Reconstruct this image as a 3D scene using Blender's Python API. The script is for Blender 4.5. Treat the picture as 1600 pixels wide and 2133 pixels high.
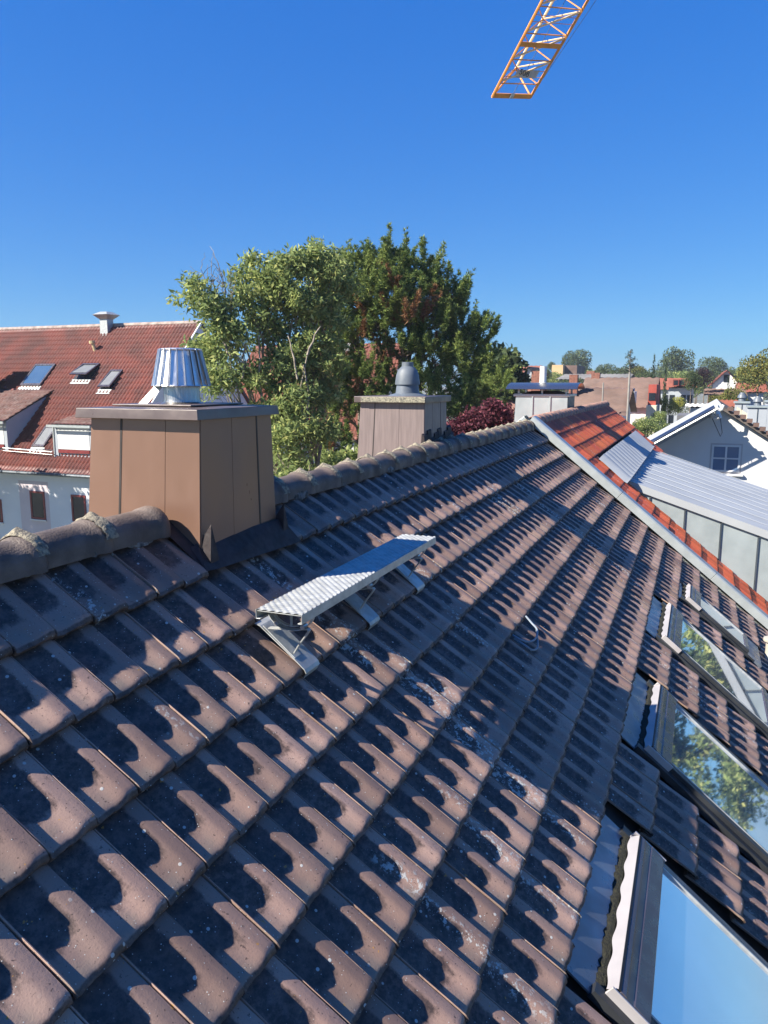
import bpy, math, random
import numpy as np
from mathutils import Vector, Matrix
random.seed(7); rng = np.random.default_rng(7)
PI = math.pi
for o in list(bpy.data.objects): bpy.data.objects.remove(o)
sc = bpy.context.scene
COL = sc.collection

# ---------------------------------------------------------------- camera, sky, sun, exposure
CAM = np.array([-1.949, -2.620, 0.697]); FPX = 1586.35; CX, CY = 800.0, 1066.5
YAW = math.atan2(0.37493162, 0.91146742); PIT = math.radians(9.7456)
FW = np.array([math.cos(YAW)*math.cos(PIT), math.sin(YAW)*math.cos(PIT), -math.sin(PIT)])
RT = np.array([math.sin(YAW), -math.cos(YAW), 0.0])
DN = np.cross(FW, RT)
cam_d = bpy.data.cameras.new('camera'); cam = bpy.data.objects.new('camera', cam_d); COL.objects.link(cam)
cam_d.sensor_fit = 'HORIZONTAL'; cam_d.sensor_width = 36; cam_d.lens = 36*FPX/1600
cam_d.clip_start = 0.05; cam_d.clip_end = 4000
cam.matrix_world = Matrix([[RT[0], -DN[0], -FW[0], CAM[0]], [RT[1], -DN[1], -FW[1], CAM[1]], [RT[2], -DN[2], -FW[2], CAM[2]], [0, 0, 0, 1]])
sc.camera = cam
SUN_AZ, SUN_EL = math.radians(-48.0), math.radians(37.6)      # the way the light travels, and its height
L = Vector((math.cos(SUN_EL)*math.cos(SUN_AZ), math.cos(SUN_EL)*math.sin(SUN_AZ), -math.sin(SUN_EL)))
sun_d = bpy.data.lights.new('sun', 'SUN'); sun_d.energy = 5.0; sun_d.angle = math.radians(0.5); sun_d.color = (1.0, 0.93, 0.82)
sun = bpy.data.objects.new('sun', sun_d); COL.objects.link(sun); sun.rotation_mode = 'QUATERNION'
sun.rotation_quaternion = L.to_track_quat('-Z', 'Y'); sun.location = (-20, 20, 30)
world = bpy.data.worlds.new('World'); sc.world = world; world.use_nodes = True
wn = world.node_tree.nodes; wl = world.node_tree.links; wn.clear()
sky = wn.new('ShaderNodeTexSky'); sky.sky_type = 'NISHITA'; sky.sun_disc = False
sky.sun_elevation = SUN_EL; sky.sun_rotation = math.atan2(-L.x, -L.y)
sky.air_density = 1.0; sky.dust_density = 0.15; sky.ozone_density = 1.6; sky.altitude = 300
bg = wn.new('ShaderNodeBackground'); bg.inputs[1].default_value = 0.0695
wo = wn.new('ShaderNodeOutputWorld'); hs_ = wn.new('ShaderNodeHueSaturation'); hs_.inputs['Saturation'].default_value = 1.45; hs_.inputs['Hue'].default_value = .512
wl.new(sky.outputs[0], hs_.inputs['Color'])
sp0 = wn.new('ShaderNodeSeparateColor'); cm0 = wn.new('ShaderNodeCombineColor'); wl.new(hs_.outputs[0], sp0.inputs[0])
for i_, (g_, k_) in enumerate(((.60, .50), (.54, 1.13), (.35, 2.74))):     # the clear saturated blue of the photograph, same law over the whole dome
    pw = wn.new('ShaderNodeMath'); pw.operation = 'POWER'; pw.inputs[1].default_value = g_; ml = wn.new('ShaderNodeMath'); ml.operation = 'MULTIPLY'; ml.inputs[1].default_value = k_
    wl.new(sp0.outputs[i_], pw.inputs[0]); wl.new(pw.outputs[0], ml.inputs[0]); wl.new(ml.outputs[0], cm0.inputs[i_])
wl.new(cm0.outputs[0], bg.inputs[0]); wl.new(bg.outputs[0], wo.inputs[0])
vs = sc.view_settings; vs.view_transform = 'Standard'; vs.look = 'None'; vs.exposure = 1.27; vs.gamma = 1; vs.use_curve_mapping = False

# ---------------------------------------------------------------- geometry helpers
ANG = math.radians(39.148); CA, SA = math.cos(ANG), math.sin(ANG)
def RF(x, s, h=0.0): return np.array([x, -s*CA - h*SA, -s*SA + h*CA])       # front roof: along ridge, down slope, off the slope
def ray(px, py): return FW + RT*(px-CX)/FPX + DN*(py-CY)/FPX
def at(px, py, d):                                                          # the point seen there at a level distance d
    r = ray(px, py); f = np.array([math.cos(YAW), math.sin(YAW), 0]); return CAM + r*d/(r@f)
def onx(px, py, x): r = ray(px, py); return CAM + r*(x-CAM[0])/r[0]
def onroof(px, py, h=0.0):
    n = np.array([0, -SA, CA]); r = ray(px, py); P = CAM + r*(h - n@CAM)/(n@r); return P
def rcoord(P): return (P[0], -P[1]*CA - P[2]*SA, -P[1]*SA + P[2]*CA)
def nrm(v): v = np.asarray(v, float); return v/np.linalg.norm(v)

def sm(pts, n=6):
    pts = [np.array(p) for p in pts]; out = []
    for i in range(len(pts)-1):
        p0 = pts[max(i-1, 0)]; p1 = pts[i]; p2 = pts[i+1]; p3 = pts[min(i+2, len(pts)-1)]
        for k in range(n):
            t = k/n; out.append(.5*((2*p1)+(-p0+p2)*t+(2*p0-5*p1+4*p2-p3)*t*t+(-p0+3*p1-3*p2+p3)*t**3))
    return out+[pts[-1]]
class MB:
    """collects vertices and faces of one mesh"""
    def __init__(s): s.v = []; s.f = []; s.uv = None
    def add(s, vs_, fs_):
        b = len(s.v); s.v += [tuple(map(float, p)) for p in vs_]; s.f += [tuple(i+b for i in f) for f in fs_]; return s
    def box(s, lo, hi, M=None):
        x0, y0, z0 = lo; x1, y1, z1 = hi
        p = [(x0,y0,z0),(x1,y0,z0),(x1,y1,z0),(x0,y1,z0),(x0,y0,z1),(x1,y0,z1),(x1,y1,z1),(x0,y1,z1)]
        if M is not None: p = [M(*q) for q in p]
        return s.add(p, [(0,3,2,1),(4,5,6,7),(0,1,5,4),(1,2,6,5),(2,3,7,6),(3,0,4,7)])
    def hexa(s, p): return s.add(p, [(0,3,2,1),(4,5,6,7),(0,1,5,4),(1,2,6,5),(2,3,7,6),(3,0,4,7)])
    def tube(s, pts, r, n=8, caps=True):
        pts = [np.array(p, float) for p in pts]; m = len(pts); rs = r if hasattr(r, '__len__') else [r]*m
        vs_ = []; up = None
        for i, p in enumerate(pts):
            t = nrm(pts[min(i+1, m-1)] - pts[max(i-1, 0)])
            if up is None: up = np.array([0,0,1.0]) if abs(t[2]) < .9 else np.array([1.0,0,0])
            a = nrm(np.cross(t, up)); b = np.cross(a, t); up = b
            for k in range(n):
                q = 2*PI*k/n; vs_.append(p + rs[i]*(a*math.cos(q) + b*math.sin(q)))
        fs_ = [(i*n+k, i*n+(k+1)%n, (i+1)*n+(k+1)%n, (i+1)*n+k) for i in range(m-1) for k in range(n)]
        if caps: fs_ += [tuple(range(n-1, -1, -1)), tuple(range((m-1)*n, m*n))]
        return s.add(vs_, fs_)
    def lathe(s, c, prof, n=24, caps=True):
        vs_ = [(c[0]+r*math.cos(2*PI*k/n), c[1]+r*math.sin(2*PI*k/n), c[2]+z) for r, z in prof for k in range(n)]
        m = len(prof)
        fs_ = [(i*n+k, i*n+(k+1)%n, (i+1)*n+(k+1)%n, (i+1)*n+k) for i in range(m-1) for k in range(n)]
        if caps: fs_ += [tuple(range(n-1, -1, -1)), tuple(range((m-1)*n, m*n))]
        return s.add(vs_, fs_)
    def quad(s, a, b, c, d): return s.add([a, b, c, d], [(0,1,2,3)])
    def mesh(s, name, mat, smooth=False):
        me = bpy.data.meshes.new(name); me.from_pydata(s.v, [], s.f)
        if mat: me.materials.append(mat)
        if smooth: me.polygons.foreach_set('use_smooth', [True]*len(me.polygons))
        me.update(); return me
    def obj(s, name, mat, parent=None, smooth=False, bevel=0, angle=40):
        me = s.mesh(name, mat, smooth)
        if smooth:
            me.shade_flat() if False else None
        o = bpy.data.objects.new(name, me); COL.objects.link(o)
        if parent: o.parent = parent
        if bevel:
            b = o.modifiers.new('bevel', 'BEVEL'); b.width = bevel; b.segments = 2; b.limit_method = 'ANGLE'
            o.modifiers.new('normals', 'WEIGHTED_NORMAL')
            me.polygons.foreach_set('use_smooth', [True]*len(me.polygons))
        elif smooth: me.set_sharp_from_angle(angle=math.radians(angle))
        return o
def link(name, me, parent=None):
    o = bpy.data.objects.new(name, me); COL.objects.link(o)
    if parent: o.parent = parent
    return o
def fast_mesh(name, V, F, mat, smooth=False, uv=None, n=3):
    """V (k,3) float array, F (m,n) int array"""
    me = bpy.data.meshes.new(name); V = np.asarray(V, np.float32); F = np.asarray(F, np.int32); n = F.shape[1]
    me.vertices.add(len(V)); me.vertices.foreach_set('co', V.ravel())
    me.loops.add(F.size); me.loops.foreach_set('vertex_index', F.ravel())
    me.polygons.add(len(F)); me.polygons.foreach_set('loop_start', np.arange(0, F.size, n, dtype=np.int32))
    if smooth: me.polygons.foreach_set('use_smooth', np.ones(len(F), bool))
    if uv is not None:
        l = me.uv_layers.new(name='UVMap'); l.data.foreach_set('uv', np.asarray(uv, np.float32).ravel())
    me.materials.append(mat); me.update(calc_edges=True); me.validate(); return me
def empty(name, loc=(0,0,0), parent=None):
    o = bpy.data.objects.new(name, None); COL.objects.link(o); o.location = loc
    if parent: o.parent = parent
    return o
def tag(o, label=None, cat=None, group=None, kind=None):
    for k, v in (('label', label), ('category', cat), ('group', group), ('kind', kind)):
        if v: o[k] = v
    return o
def rebase(root, p):
    """put the root empty at p while its children keep their world places"""
    root.location = tuple(map(float, p))
    for c in root.children: c.matrix_parent_inverse = Matrix.Translation(-Vector(tuple(map(float, p))))

# ---------------------------------------------------------------- materials
def nt(name):
    m = bpy.data.materials.new(name); m.use_nodes = True; t = m.node_tree; b = t.nodes['Principled BSDF']; return m, t, b
def N(t, typ, **kw):
    n = t.nodes.new(typ)
    for k, v in kw.items():
        if k.startswith('i_'):
            key = k[2:]; key = int(key) if key.isdigit() else key; n.inputs[key].default_value = v
        else: setattr(n, k, v)
    return n
def noise(t, vec, scale, detail=4, rough=.55):
    n = N(t, 'ShaderNodeTexNoise'); n.inputs['Scale'].default_value = scale; n.inputs['Detail'].default_value = detail; n.inputs['Roughness'].default_value = rough
    if vec: t.links.new(vec, n.inputs['Vector'])
    return n.outputs['Fac']
def ramp(t, fac, a, b, ca=0.0, cb=1.0):
    n = N(t, 'ShaderNodeMapRange'); n.inputs[1].default_value = a; n.inputs[2].default_value = b; n.inputs[3].default_value = ca; n.inputs[4].default_value = cb
    n.interpolation_type = 'SMOOTHSTEP'; t.links.new(fac, n.inputs[0]); return n.outputs[0]
def math2(t, op, a, b=None, clamp=False):
    n = N(t, 'ShaderNodeMath', operation=op, use_clamp=clamp)
    for i, v in enumerate((a, b)):
        if v is None: continue
        if isinstance(v, (int, float)): n.inputs[i].default_value = v
        else: t.links.new(v, n.inputs[i])
    return n.outputs[0]
def mix(t, fac, a, b):
    n = N(t, 'ShaderNodeMix', data_type='RGBA')
    for i, v in ((0, fac), (6, a), (7, b)):
        if isinstance(v, (int, float)): n.inputs[i].default_value = v
        elif isinstance(v, tuple): n.inputs[i].default_value = (*v, 1) if len(v) == 3 else v
        else: t.links.new(v, n.inputs[i])
    return n.outputs[2]
def bump(t, b, h, strength=.3, dist=.01):
    n = N(t, 'ShaderNodeBump'); n.inputs['Strength'].default_value = strength; n.inputs['Distance'].default_value = dist
    t.links.new(h, n.inputs['Height']); t.links.new(n.outputs[0], b.inputs['Normal'])
def pos(t): return N(t, 'ShaderNodeNewGeometry').outputs['Position']
def simple(name, col, rough=.6, metal=0.0, var=.15, scale=4, bmp=0.0, bscale=60, spec=.5, col2=None, island=0.0, stretch=None):
    m, t, b = nt(name); P = pos(t)
    if stretch:
        mp = N(t, 'ShaderNodeMapping'); mp.inputs['Scale'].default_value = stretch; t.links.new(P, mp.inputs[0]); P = mp.outputs[0]
    f = noise(t, P, scale, 5)
    f = ramp(t, f, .3, .7)
    c2 = col2 or tuple(c*(1-var*1.6) for c in col); c1 = tuple(min(1, c*(1+var)) for c in col)
    c = mix(t, f, c1, c2)
    if island:
        g = N(t, 'ShaderNodeNewGeometry').outputs['Random Per Island']
        g = math2(t, 'ADD', math2(t, 'MULTIPLY', g, 2*island), 1-island)
        hs = N(t, 'ShaderNodeHueSaturation'); t.links.new(g, hs.inputs['Value']); t.links.new(c, hs.inputs['Color']); c = hs.outputs[0]
    t.links.new(c, b.inputs['Base Color']); b.inputs['Metallic'].default_value = metal; b.inputs['Specular IOR Level'].default_value = spec
    t.links.new(ramp(t, noise(t, P, scale*3, 4), .2, .8, max(.02, rough-.12), min(1, rough+.12)), b.inputs['Roughness'])
    if bmp: bump(t, b, noise(t, P, bscale, 6), bmp, .01)
    return m

def tile_material(name, clay, clay2, soot_shade, soot_shade_amt, lichen_amt, rough=.62):
    m, t, b = nt(name); P = pos(t); uv = N(t, 'ShaderNodeTexCoord').outputs['UV']
    sep = N(t, 'ShaderNodeSeparateXYZ'); t.links.new(uv, sep.inputs[0]); u, v = sep.outputs[0], sep.outputs[1]
    rnd = N(t, 'ShaderNodeObjectInfo').outputs['Random']; isl = N(t, 'ShaderNodeNewGeometry').outputs['Random Per Island']
    big = noise(t, P, 1.3, 3); med = noise(t, P, 9, 6, .65); fine = noise(t, P, 140, 4, .7)
    c = mix(t, ramp(t, big, .35, .65), clay, clay2)
    # each tile fired a little differently
    w = N(t, 'ShaderNodeTexWhiteNoise', noise_dimensions='2D'); cb = N(t, 'ShaderNodeCombineXYZ'); t.links.new(rnd, cb.inputs[0]); t.links.new(isl, cb.inputs[1]); t.links.new(cb.outputs[0], w.inputs['Vector'])
    hs = N(t, 'ShaderNodeHueSaturation'); t.links.new(c, hs.inputs['Color'])
    t.links.new(ramp(t, w.outputs['Value'], 0, 1, .72, 1.22), hs.inputs['Value']); t.links.new(ramp(t, isl, 0, 1, .493, .507), hs.inputs['Hue']); c = hs.outputs[0]
    c = mix(t, math2(t, 'MULTIPLY', ramp(t, fine, .52, .72), .45), c, tuple(x*.45 for x in clay))
    c = mix(t, math2(t, 'MULTIPLY', math2(t, 'MULTIPLY', ramp(t, u, .62, .40), ramp(t, v, .70, .90)), ramp(t, med, .35, .65, .25, .75)), c, tuple(x*k_ for x, k_ in zip(clay2, (.80, 1.02, 1.10))))
    # sooty algae plus painted-in shade in the trough, fading towards lit lip and roll
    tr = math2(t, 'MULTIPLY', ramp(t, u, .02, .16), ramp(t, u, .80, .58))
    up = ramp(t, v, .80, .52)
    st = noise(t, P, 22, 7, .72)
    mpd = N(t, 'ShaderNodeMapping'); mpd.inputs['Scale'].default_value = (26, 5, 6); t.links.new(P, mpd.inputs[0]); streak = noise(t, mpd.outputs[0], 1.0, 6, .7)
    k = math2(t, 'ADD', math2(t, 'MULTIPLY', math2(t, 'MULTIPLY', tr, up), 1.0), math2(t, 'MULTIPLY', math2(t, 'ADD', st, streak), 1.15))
    k = math2(t, 'MULTIPLY', ramp(t, math2(t, 'ADD', k, math2(t, 'MULTIPLY', w.outputs['Value'], .22)), 1.36, 1.86), soot_shade_amt, True)
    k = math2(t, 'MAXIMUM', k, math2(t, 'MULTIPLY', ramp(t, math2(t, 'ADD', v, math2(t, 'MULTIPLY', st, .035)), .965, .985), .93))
    sc_ = mix(t, ramp(t, noise(t, P, 16, 6, .75), .38, .66), soot_shade, tuple(x*2.9 for x in soot_shade))
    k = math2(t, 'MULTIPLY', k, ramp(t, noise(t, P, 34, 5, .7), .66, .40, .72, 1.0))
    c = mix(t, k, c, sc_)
    sp = ramp(t, noise(t, P, 75, 3, .6), .64, .69); c = mix(t, math2(t, 'MULTIPLY', sp, .7), c, tuple(x*.7 for x in soot_shade))
    # lichen rosettes, thick in a few drip lines
    vo = N(t, 'ShaderNodeTexVoronoi'); vo.inputs['Scale'].default_value = 42; t.links.new(P, vo.inputs['Vector'])
    dots = ramp(t, vo.outputs['Distance'], .30, .24); vr = N(t, 'ShaderNodeSeparateColor'); t.links.new(vo.outputs['Color'], vr.inputs[0])
    dots = math2(t, 'MULTIPLY', dots, ramp(t, vr.outputs[0], .975-lichen_amt*.02, .98-lichen_amt*.02))
    vo2 = N(t, 'ShaderNodeTexVoronoi'); vo2.inputs['Scale'].default_value = 160; t.links.new(P, vo2.inputs['Vector'])
    vr2 = N(t, 'ShaderNodeSeparateColor'); t.links.new(vo2.outputs['Color'], vr2.inputs[0])
    d2 = math2(t, 'MULTIPLY', ramp(t, vo2.outputs['Distance'], .36, .28), ramp(t, vr2.outputs[1], .965, .975))
    mpl = N(t, 'ShaderNodeMapping'); mpl.inputs['Scale'].default_value = (3.3, .55, .55); t.links.new(P, mpl.inputs[0])
    zone = ramp(t, noise(t, mpl.outputs[0], 1.0, 2), .635, .69)
    patch = math2(t, 'MULTIPLY', zone, ramp(t, noise(t, P, 40, 5, .7), .53, .58))
    li = math2(t, 'MAXIMUM', math2(t, 'MAXIMUM', dots, d2), patch)
    c = mix(t, math2(t, 'MULTIPLY', li, .85), c, (.46, .46, .42))
    yl = math2(t, 'MULTIPLY', ramp(t, noise(t, P, 30, 4), .70, .73), .8); c = mix(t, yl, c, (.40, .20, .03))
    t.links.new(c, b.inputs['Base Color'])
    t.links.new(ramp(t, med, .2, .8, rough-.18, rough+.12), b.inputs['Roughness']); b.inputs['Specular IOR Level'].default_value = .45
    h = math2(t, 'ADD', math2(t, 'ADD', math2(t, 'MULTIPLY', fine, .25), math2(t, 'MULTIPLY', med, .6)), math2(t, 'MULTIPLY', li, .25))
    bump(t, b, h, .55, .006)
    return m

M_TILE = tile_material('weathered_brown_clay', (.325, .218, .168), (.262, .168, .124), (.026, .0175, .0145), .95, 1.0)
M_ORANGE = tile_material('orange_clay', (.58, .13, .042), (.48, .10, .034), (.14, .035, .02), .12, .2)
M_RIDGE = simple('ridge_clay', (0.115, 0.087, 0.072), .65, 0, .25, 6, .5, 90, island=.15)
M_CRUST = simple('lichen_crust', (0.27, 0.235, 0.165), .95, 0, .3, 45, 1.0, 120, col2=(.10, .09, .075))
M_MORTAR = simple('old_mortar', (.15, .145, .135), .95, 0, .4, 30, 1.0, 60, col2=(.03, .03, .03))
M_DECK = simple('roof_underlay', (.02, .018, .016), .9)
M_BROWN = simple('brown_coated_sheet', (0.22, 0.122, 0.08), .38, .30, .035, 1.2, .04, 2.5, spec=.7, stretch=(1.2, 1.2, .5))
M_BROWN2 = simple('faded_brown_sheet', (0.195, 0.15, 0.138), .48, .0, .10, 5, .04, 4, spec=.5, stretch=(7, 7, .5))
M_SEAM = simple('dark_seam', (.03, .022, .018), .6)
M_CAP = simple('cap_sheet', (0.1190, 0.0875, 0.0770), .38, .1, .15, 3, .05, 8, spec=.7)
M_LEAD = simple('old_lead', (0.022, 0.013, 0.014), .7, .0, .3, 8, .4, 30)
M_CONC = simple('lichened_slab', (0.2720, 0.2480, 0.1760), .9, 0, .3, 60, .8, 90, col2=(.10, .095, .08))
M_STEEL = simple('stainless_steel', (0.7, 0.7, 0.7), .36, .85, .05, 3, .03, 6, stretch=(9, 9, 1))
M_STEEL2 = simple('brushed_steel', (0.4000, 0.3920, 0.3760), .35, 1.0, .12, 6, .03, 40, stretch=(20, 20, 1))
M_GALV = simple('galvanised_steel', (0.44, 0.45, 0.43), .45, .35, .12, 14, .1, 40)
M_ZINC = simple('zinc_sheet', (0.37, 0.42, 0.42), .40, .35, .07, 1.6, .10, 2.2, spec=.6)
M_ZINCR = simple('zinc_roof_sheet', (0.36, 0.38, 0.39), .62, .0, .05, 1.0, .06, 2, spec=.25)
M_ZINCD = simple('dark_zinc_edge', (.07, .085, .10), .5, .3)
M_FLASH = simple('flashing_strip', (0.3900, 0.4200, 0.4125), .45, .3, .06, 3, .05, 4)
M_BLACKP = simple('grey_plastic', (.11, .13, .155), .45, 0, .08, 6)
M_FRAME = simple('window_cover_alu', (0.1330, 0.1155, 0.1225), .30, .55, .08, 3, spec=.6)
M_FRAMEL = simple('pale_window_edge', (0.4250, 0.3995, 0.3910), .45, .2, .05)
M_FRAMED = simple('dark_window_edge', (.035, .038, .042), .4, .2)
M_MOSS = simple('moss', (.014, .014, .006), 1.0, 0, .4, 60, 1.0, 120)
M_SILL = simple('flashing_blue_alu', (0.20, 0.235, 0.28), .34, .45, .12, 2.5, .03, 6, col2=(.13, .15, .18))
M_WALL = simple('white_render', (0.6084, 0.6006, 0.5772), .9, 0, .03, 1.2, .15, 60)
M_WALLA = simple('pale_render', (0.6080, 0.6240, 0.6400), .9, 0, .03, .6, .15, 40)
M_PINK = simple('pink_render', (0.5280, 0.4640, 0.4800), .9, 0, .03, 1)
M_CREAM = simple('cream_render', (0.5400, 0.4950, 0.3750), .9, 0, .04, 1)
M_REDW = simple('red_boards', (0.33, 0.06, 0.04), .8, 0, .1, 2)
M_YELLOW = simple('ochre_render', (0.52, 0.36, 0.19), .9, 0, .05, 1)
M_GREYB = simple('grey_blue_render', (0.3360, 0.3640, 0.3920), .9, 0, .05, 1)
M_BRICK = simple('brick_far', (0.1960, 0.0910, 0.0700), .9, 0, .2, 6)
M_CHIMB = simple('orange_brick', (0.22, 0.095, 0.065), .9, 0, .2, 9, .3, 50)
M_REDT = simple('red_roof_clay', (0.165, 0.032, 0.02), .6, 0, .22, .8, .2, 40, col2=(.095, .022, .016), island=.25)
M_REDT2 = simple('bright_red_roof_clay', (0.21, 0.062, 0.038), .65, 0, .12, .8, 0, 40, island=.2)
M_BRNT = simple('brown_roof_clay', (0.1430, 0.0878, 0.0683), .7, 0, .2, .5, .1, 20, island=.15)
M_GREYR = simple('grey_roof', (0.1430, 0.1430, 0.1495), .7, 0, .15, .3)
M_DKWOOD = simple('dark_red_frame', (.17, .02, .02), .5)
M_WHITE = simple('white_paint', (0.6400, 0.6400, 0.6240), .5, 0, .03)
M_SHUT = simple('white_shutter', (0.6400, 0.6400, 0.6160), .6, 0, .03, 2)
M_BLIND = simple('grey_awning', (.15, .16, .17), .7, 0, .06, 3)
M_WOOD = simple('pole_wood', (0.2400, 0.2240, 0.2000), .9, 0, .1, 3)
M_CRANE = simple('orange_crane_paint', (0.6630, 0.2550, 0.0382), .5, 0, .12, 4, spec=.5)
M_CRANEL = simple('pale_crane_paint', (0.7650, 0.5580, 0.3240), .5, 0, .1, 4, spec=.5)
M_PLATE = simple('plate_grey', (.42, .40, .38), .6)
M_BLACK = simple('black', (.012, .012, .014), .6)
M_RED = simple('red_flowers', (.55, .03, .03), .8)
M_BEIGE = simple('beige_plastic', (0.3840, 0.3600, 0.3040), .45, 0, .05)
M_TUBE = simple('collector_tube', (.02, .03, .06), .08, .0, .05, 1, spec=1.0)
M_BARK = simple('grey_bark', (.16, .13, .10), .9, 0, .35, 8, .8, 30, col2=(.05, .04, .03))
M_BARKL = simple('pale_bark', (0.2640, 0.2240, 0.1680), .9, 0, .3, 8, .6, 30, col2=(.12, .10, .075))
M_GROUND = simple('ground_mix', (0.0600, 0.0720, 0.0300), .95, 0, .3, .05, 0, 1, col2=(.20, .19, .16))
M_ASPH = simple('asphalt', (.055, .055, .058), .9)
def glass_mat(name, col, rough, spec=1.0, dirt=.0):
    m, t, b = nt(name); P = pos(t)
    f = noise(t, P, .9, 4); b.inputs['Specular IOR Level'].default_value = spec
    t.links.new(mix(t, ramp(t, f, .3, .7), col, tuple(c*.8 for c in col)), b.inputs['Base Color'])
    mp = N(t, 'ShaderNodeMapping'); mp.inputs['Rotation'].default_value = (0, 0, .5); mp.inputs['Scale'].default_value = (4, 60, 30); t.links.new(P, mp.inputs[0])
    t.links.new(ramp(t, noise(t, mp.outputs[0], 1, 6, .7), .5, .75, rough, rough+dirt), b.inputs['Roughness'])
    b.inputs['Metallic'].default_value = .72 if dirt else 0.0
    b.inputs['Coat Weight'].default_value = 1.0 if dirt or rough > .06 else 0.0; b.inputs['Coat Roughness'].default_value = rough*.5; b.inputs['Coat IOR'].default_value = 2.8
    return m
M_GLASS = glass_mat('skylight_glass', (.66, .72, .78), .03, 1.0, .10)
M_GLASSD = glass_mat('window_glass', (.018, .024, .032), .05, .4)
M_GLASSS = glass_mat('skylight_glass_far', (.24, .36, .38), .08, 1.0, .05)
def leaf_mat(name, c1, c2, c3, trans=.35, rough=.6):
    m, t, b = nt(name); g = N(t, 'ShaderNodeNewGeometry'); P = g.outputs['Position']; r = g.outputs['Random Per Island']
    c = mix(t, ramp(t, noise(t, P, .7, 3), .35, .65), c1, c2)
    c = mix(t, ramp(t, r, .72, 1.0), c, c3)
    hs = N(t, 'ShaderNodeHueSaturation'); t.links.new(c, hs.inputs['Color']); t.links.new(ramp(t, r, 0, 1, .65, 1.35), hs.inputs['Value'])
    t.links.new(hs.outputs[0], b.inputs['Base Color']); b.inputs['Roughness'].default_value = .75; b.inputs['Specular IOR Level'].default_value = .2
    tr = N(t, 'ShaderNodeBsdfTranslucent'); t.links.new(hs.outputs[0], tr.inputs[0]); mx = N(t, 'ShaderNodeMixShader'); mx.inputs[0].default_value = trans
    out = t.nodes['Material Output']; t.links.new(b.outputs[0], mx.inputs[1]); t.links.new(tr.outputs[0], mx.inputs[2]); t.links.new(mx.outputs[0], out.inputs[0])
    return m
M_LEAF = leaf_mat('ash_leaves', (.28, .34, .115), (.19, .26, .095), (.42, .42, .15), .45)
M_PINE = leaf_mat('pine_needles', (.19, .245, .065), (.085, .145, .042), (.30, .34, .09), .25)
M_PINEB = leaf_mat('brown_needles', (.24, .12, .055), (.18, .09, .04), (.30, .17, .09), .15)
M_PLUM = leaf_mat('plum_leaves', (.13, .035, .050), (.085, .025, .038), (.22, .07, .08), .3)
M_LFAR = leaf_mat('far_leaves', (.085, .115, .045), (.060, .090, .040), (.12, .14, .05), .25)
M_LFAR2 = leaf_mat('far_leaves_yellowing', (.16, .17, .045), (.11, .13, .04), (.24, .19, .05), .25)
M_YBUSH = leaf_mat('yellow_leaves', (.38, .36, .05), (.26, .28, .05), (.48, .42, .08), .3)
M_DARKP = leaf_mat('dark_purple_leaves', (.040, .022, .030), (.025, .018, .022), (.06, .03, .04), .15)
M_CONIF = leaf_mat('conifer_far', (.040, .065, .028), (.028, .05, .025), (.07, .09, .03), .1)

# ---------------------------------------------------------------- ground
g = MB(); g.quad((-300, -700, -9.6), (1400, -700, -9.6), (1400, 1100, -9.6), (-300, 1100, -9.6)); o = g.obj('ground', M_GROUND); tag(o, kind='structure')
g = MB(); g.quad((30, -9, -9.596), (400, -9, -9.596), (400, -16, -9.596), (30, -16, -9.596)); tag(g.obj('road', M_ASPH), kind='structure')

# ---------------------------------------------------------------- roof tiles
W, C = 0.20165, 0.35
def tile_arrays(seed, nu=17, wid=W, prof='roll'):
    r = np.random.default_rng(seed)
    us = np.linspace(0, 1, nu) if prof != 'roll' else np.concatenate([[0, .008, .026, .040, .085], np.linspace(.16, .70, nu-10), [.76, .82, .88, .95, .99, 1.0]])
    vsx = np.array([-.055, .05, .15, .25, .308, .322, .332, .340, .346, .350])
    def prf(u):
        if prof == 'roll':
            s = np.clip((u-.42)/.36, 0, 1); h = .023*s*s*(3-2*s)
            h = h - .004*np.exp(-((u-.22)/.12)**2)
            h = np.where(u > .985, h - .0015, h)
            return h + np.interp(u, [0, .008, .026, .040, .085, .12], [.0195, .0215, .0205, .006, .0, 0])
        a = .5-.5*np.cos(2*PI*(u*2)); return .019*a**1.1
    ph = r.uniform(0, 6, 6); V = []; UV = []
    for v in vsx:
        for u in us:
            h = prf(u) - (.050 if prof == 'roll' else .019)*(C-v)/C
            if v > .318: h -= (.019*((v-.318)/.032)**2.0)*(0.55+.45*np.clip((u-.60)/.2, 0, 1)) if prof == 'roll' else .008*((v-.318)/.032)**2
            h += .0007*np.sin(9*u+ph[0]) + .0006*np.sin(24*v+ph[1])
            vv = v + (.0016*np.sin(13*u+ph[2]) + .001*np.sin(41*u+ph[3]))*(v > .33) + r.normal(0, .0006)*(v > .34)
            V.append((u*(wid-.0052)+.0026, vv, h)); UV.append((u, (v+.055)/.405))
    n = len(us); m = len(vsx); F = []
    for j in range(m-1):
        for i in range(n-1): F.append((j*n+i, (j+1)*n+i, (j+1)*n+i+1, j*n+i+1))
    def skirt(idx, dv, dh, dark=False):
        b = len(V)
        for q in idx:
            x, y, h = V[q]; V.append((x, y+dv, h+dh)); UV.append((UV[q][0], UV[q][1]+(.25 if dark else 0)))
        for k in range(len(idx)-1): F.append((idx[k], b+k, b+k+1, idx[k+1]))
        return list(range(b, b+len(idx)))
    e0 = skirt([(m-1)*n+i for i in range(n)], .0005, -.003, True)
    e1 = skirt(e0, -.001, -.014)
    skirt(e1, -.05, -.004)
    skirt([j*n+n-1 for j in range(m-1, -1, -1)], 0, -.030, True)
    skirt([j*n for j in range(m)], 0, -.012)
    return np.array(V), np.array(F), np.array(UV)
TILES = [tile_arrays(s) for s in range(6)]
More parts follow.
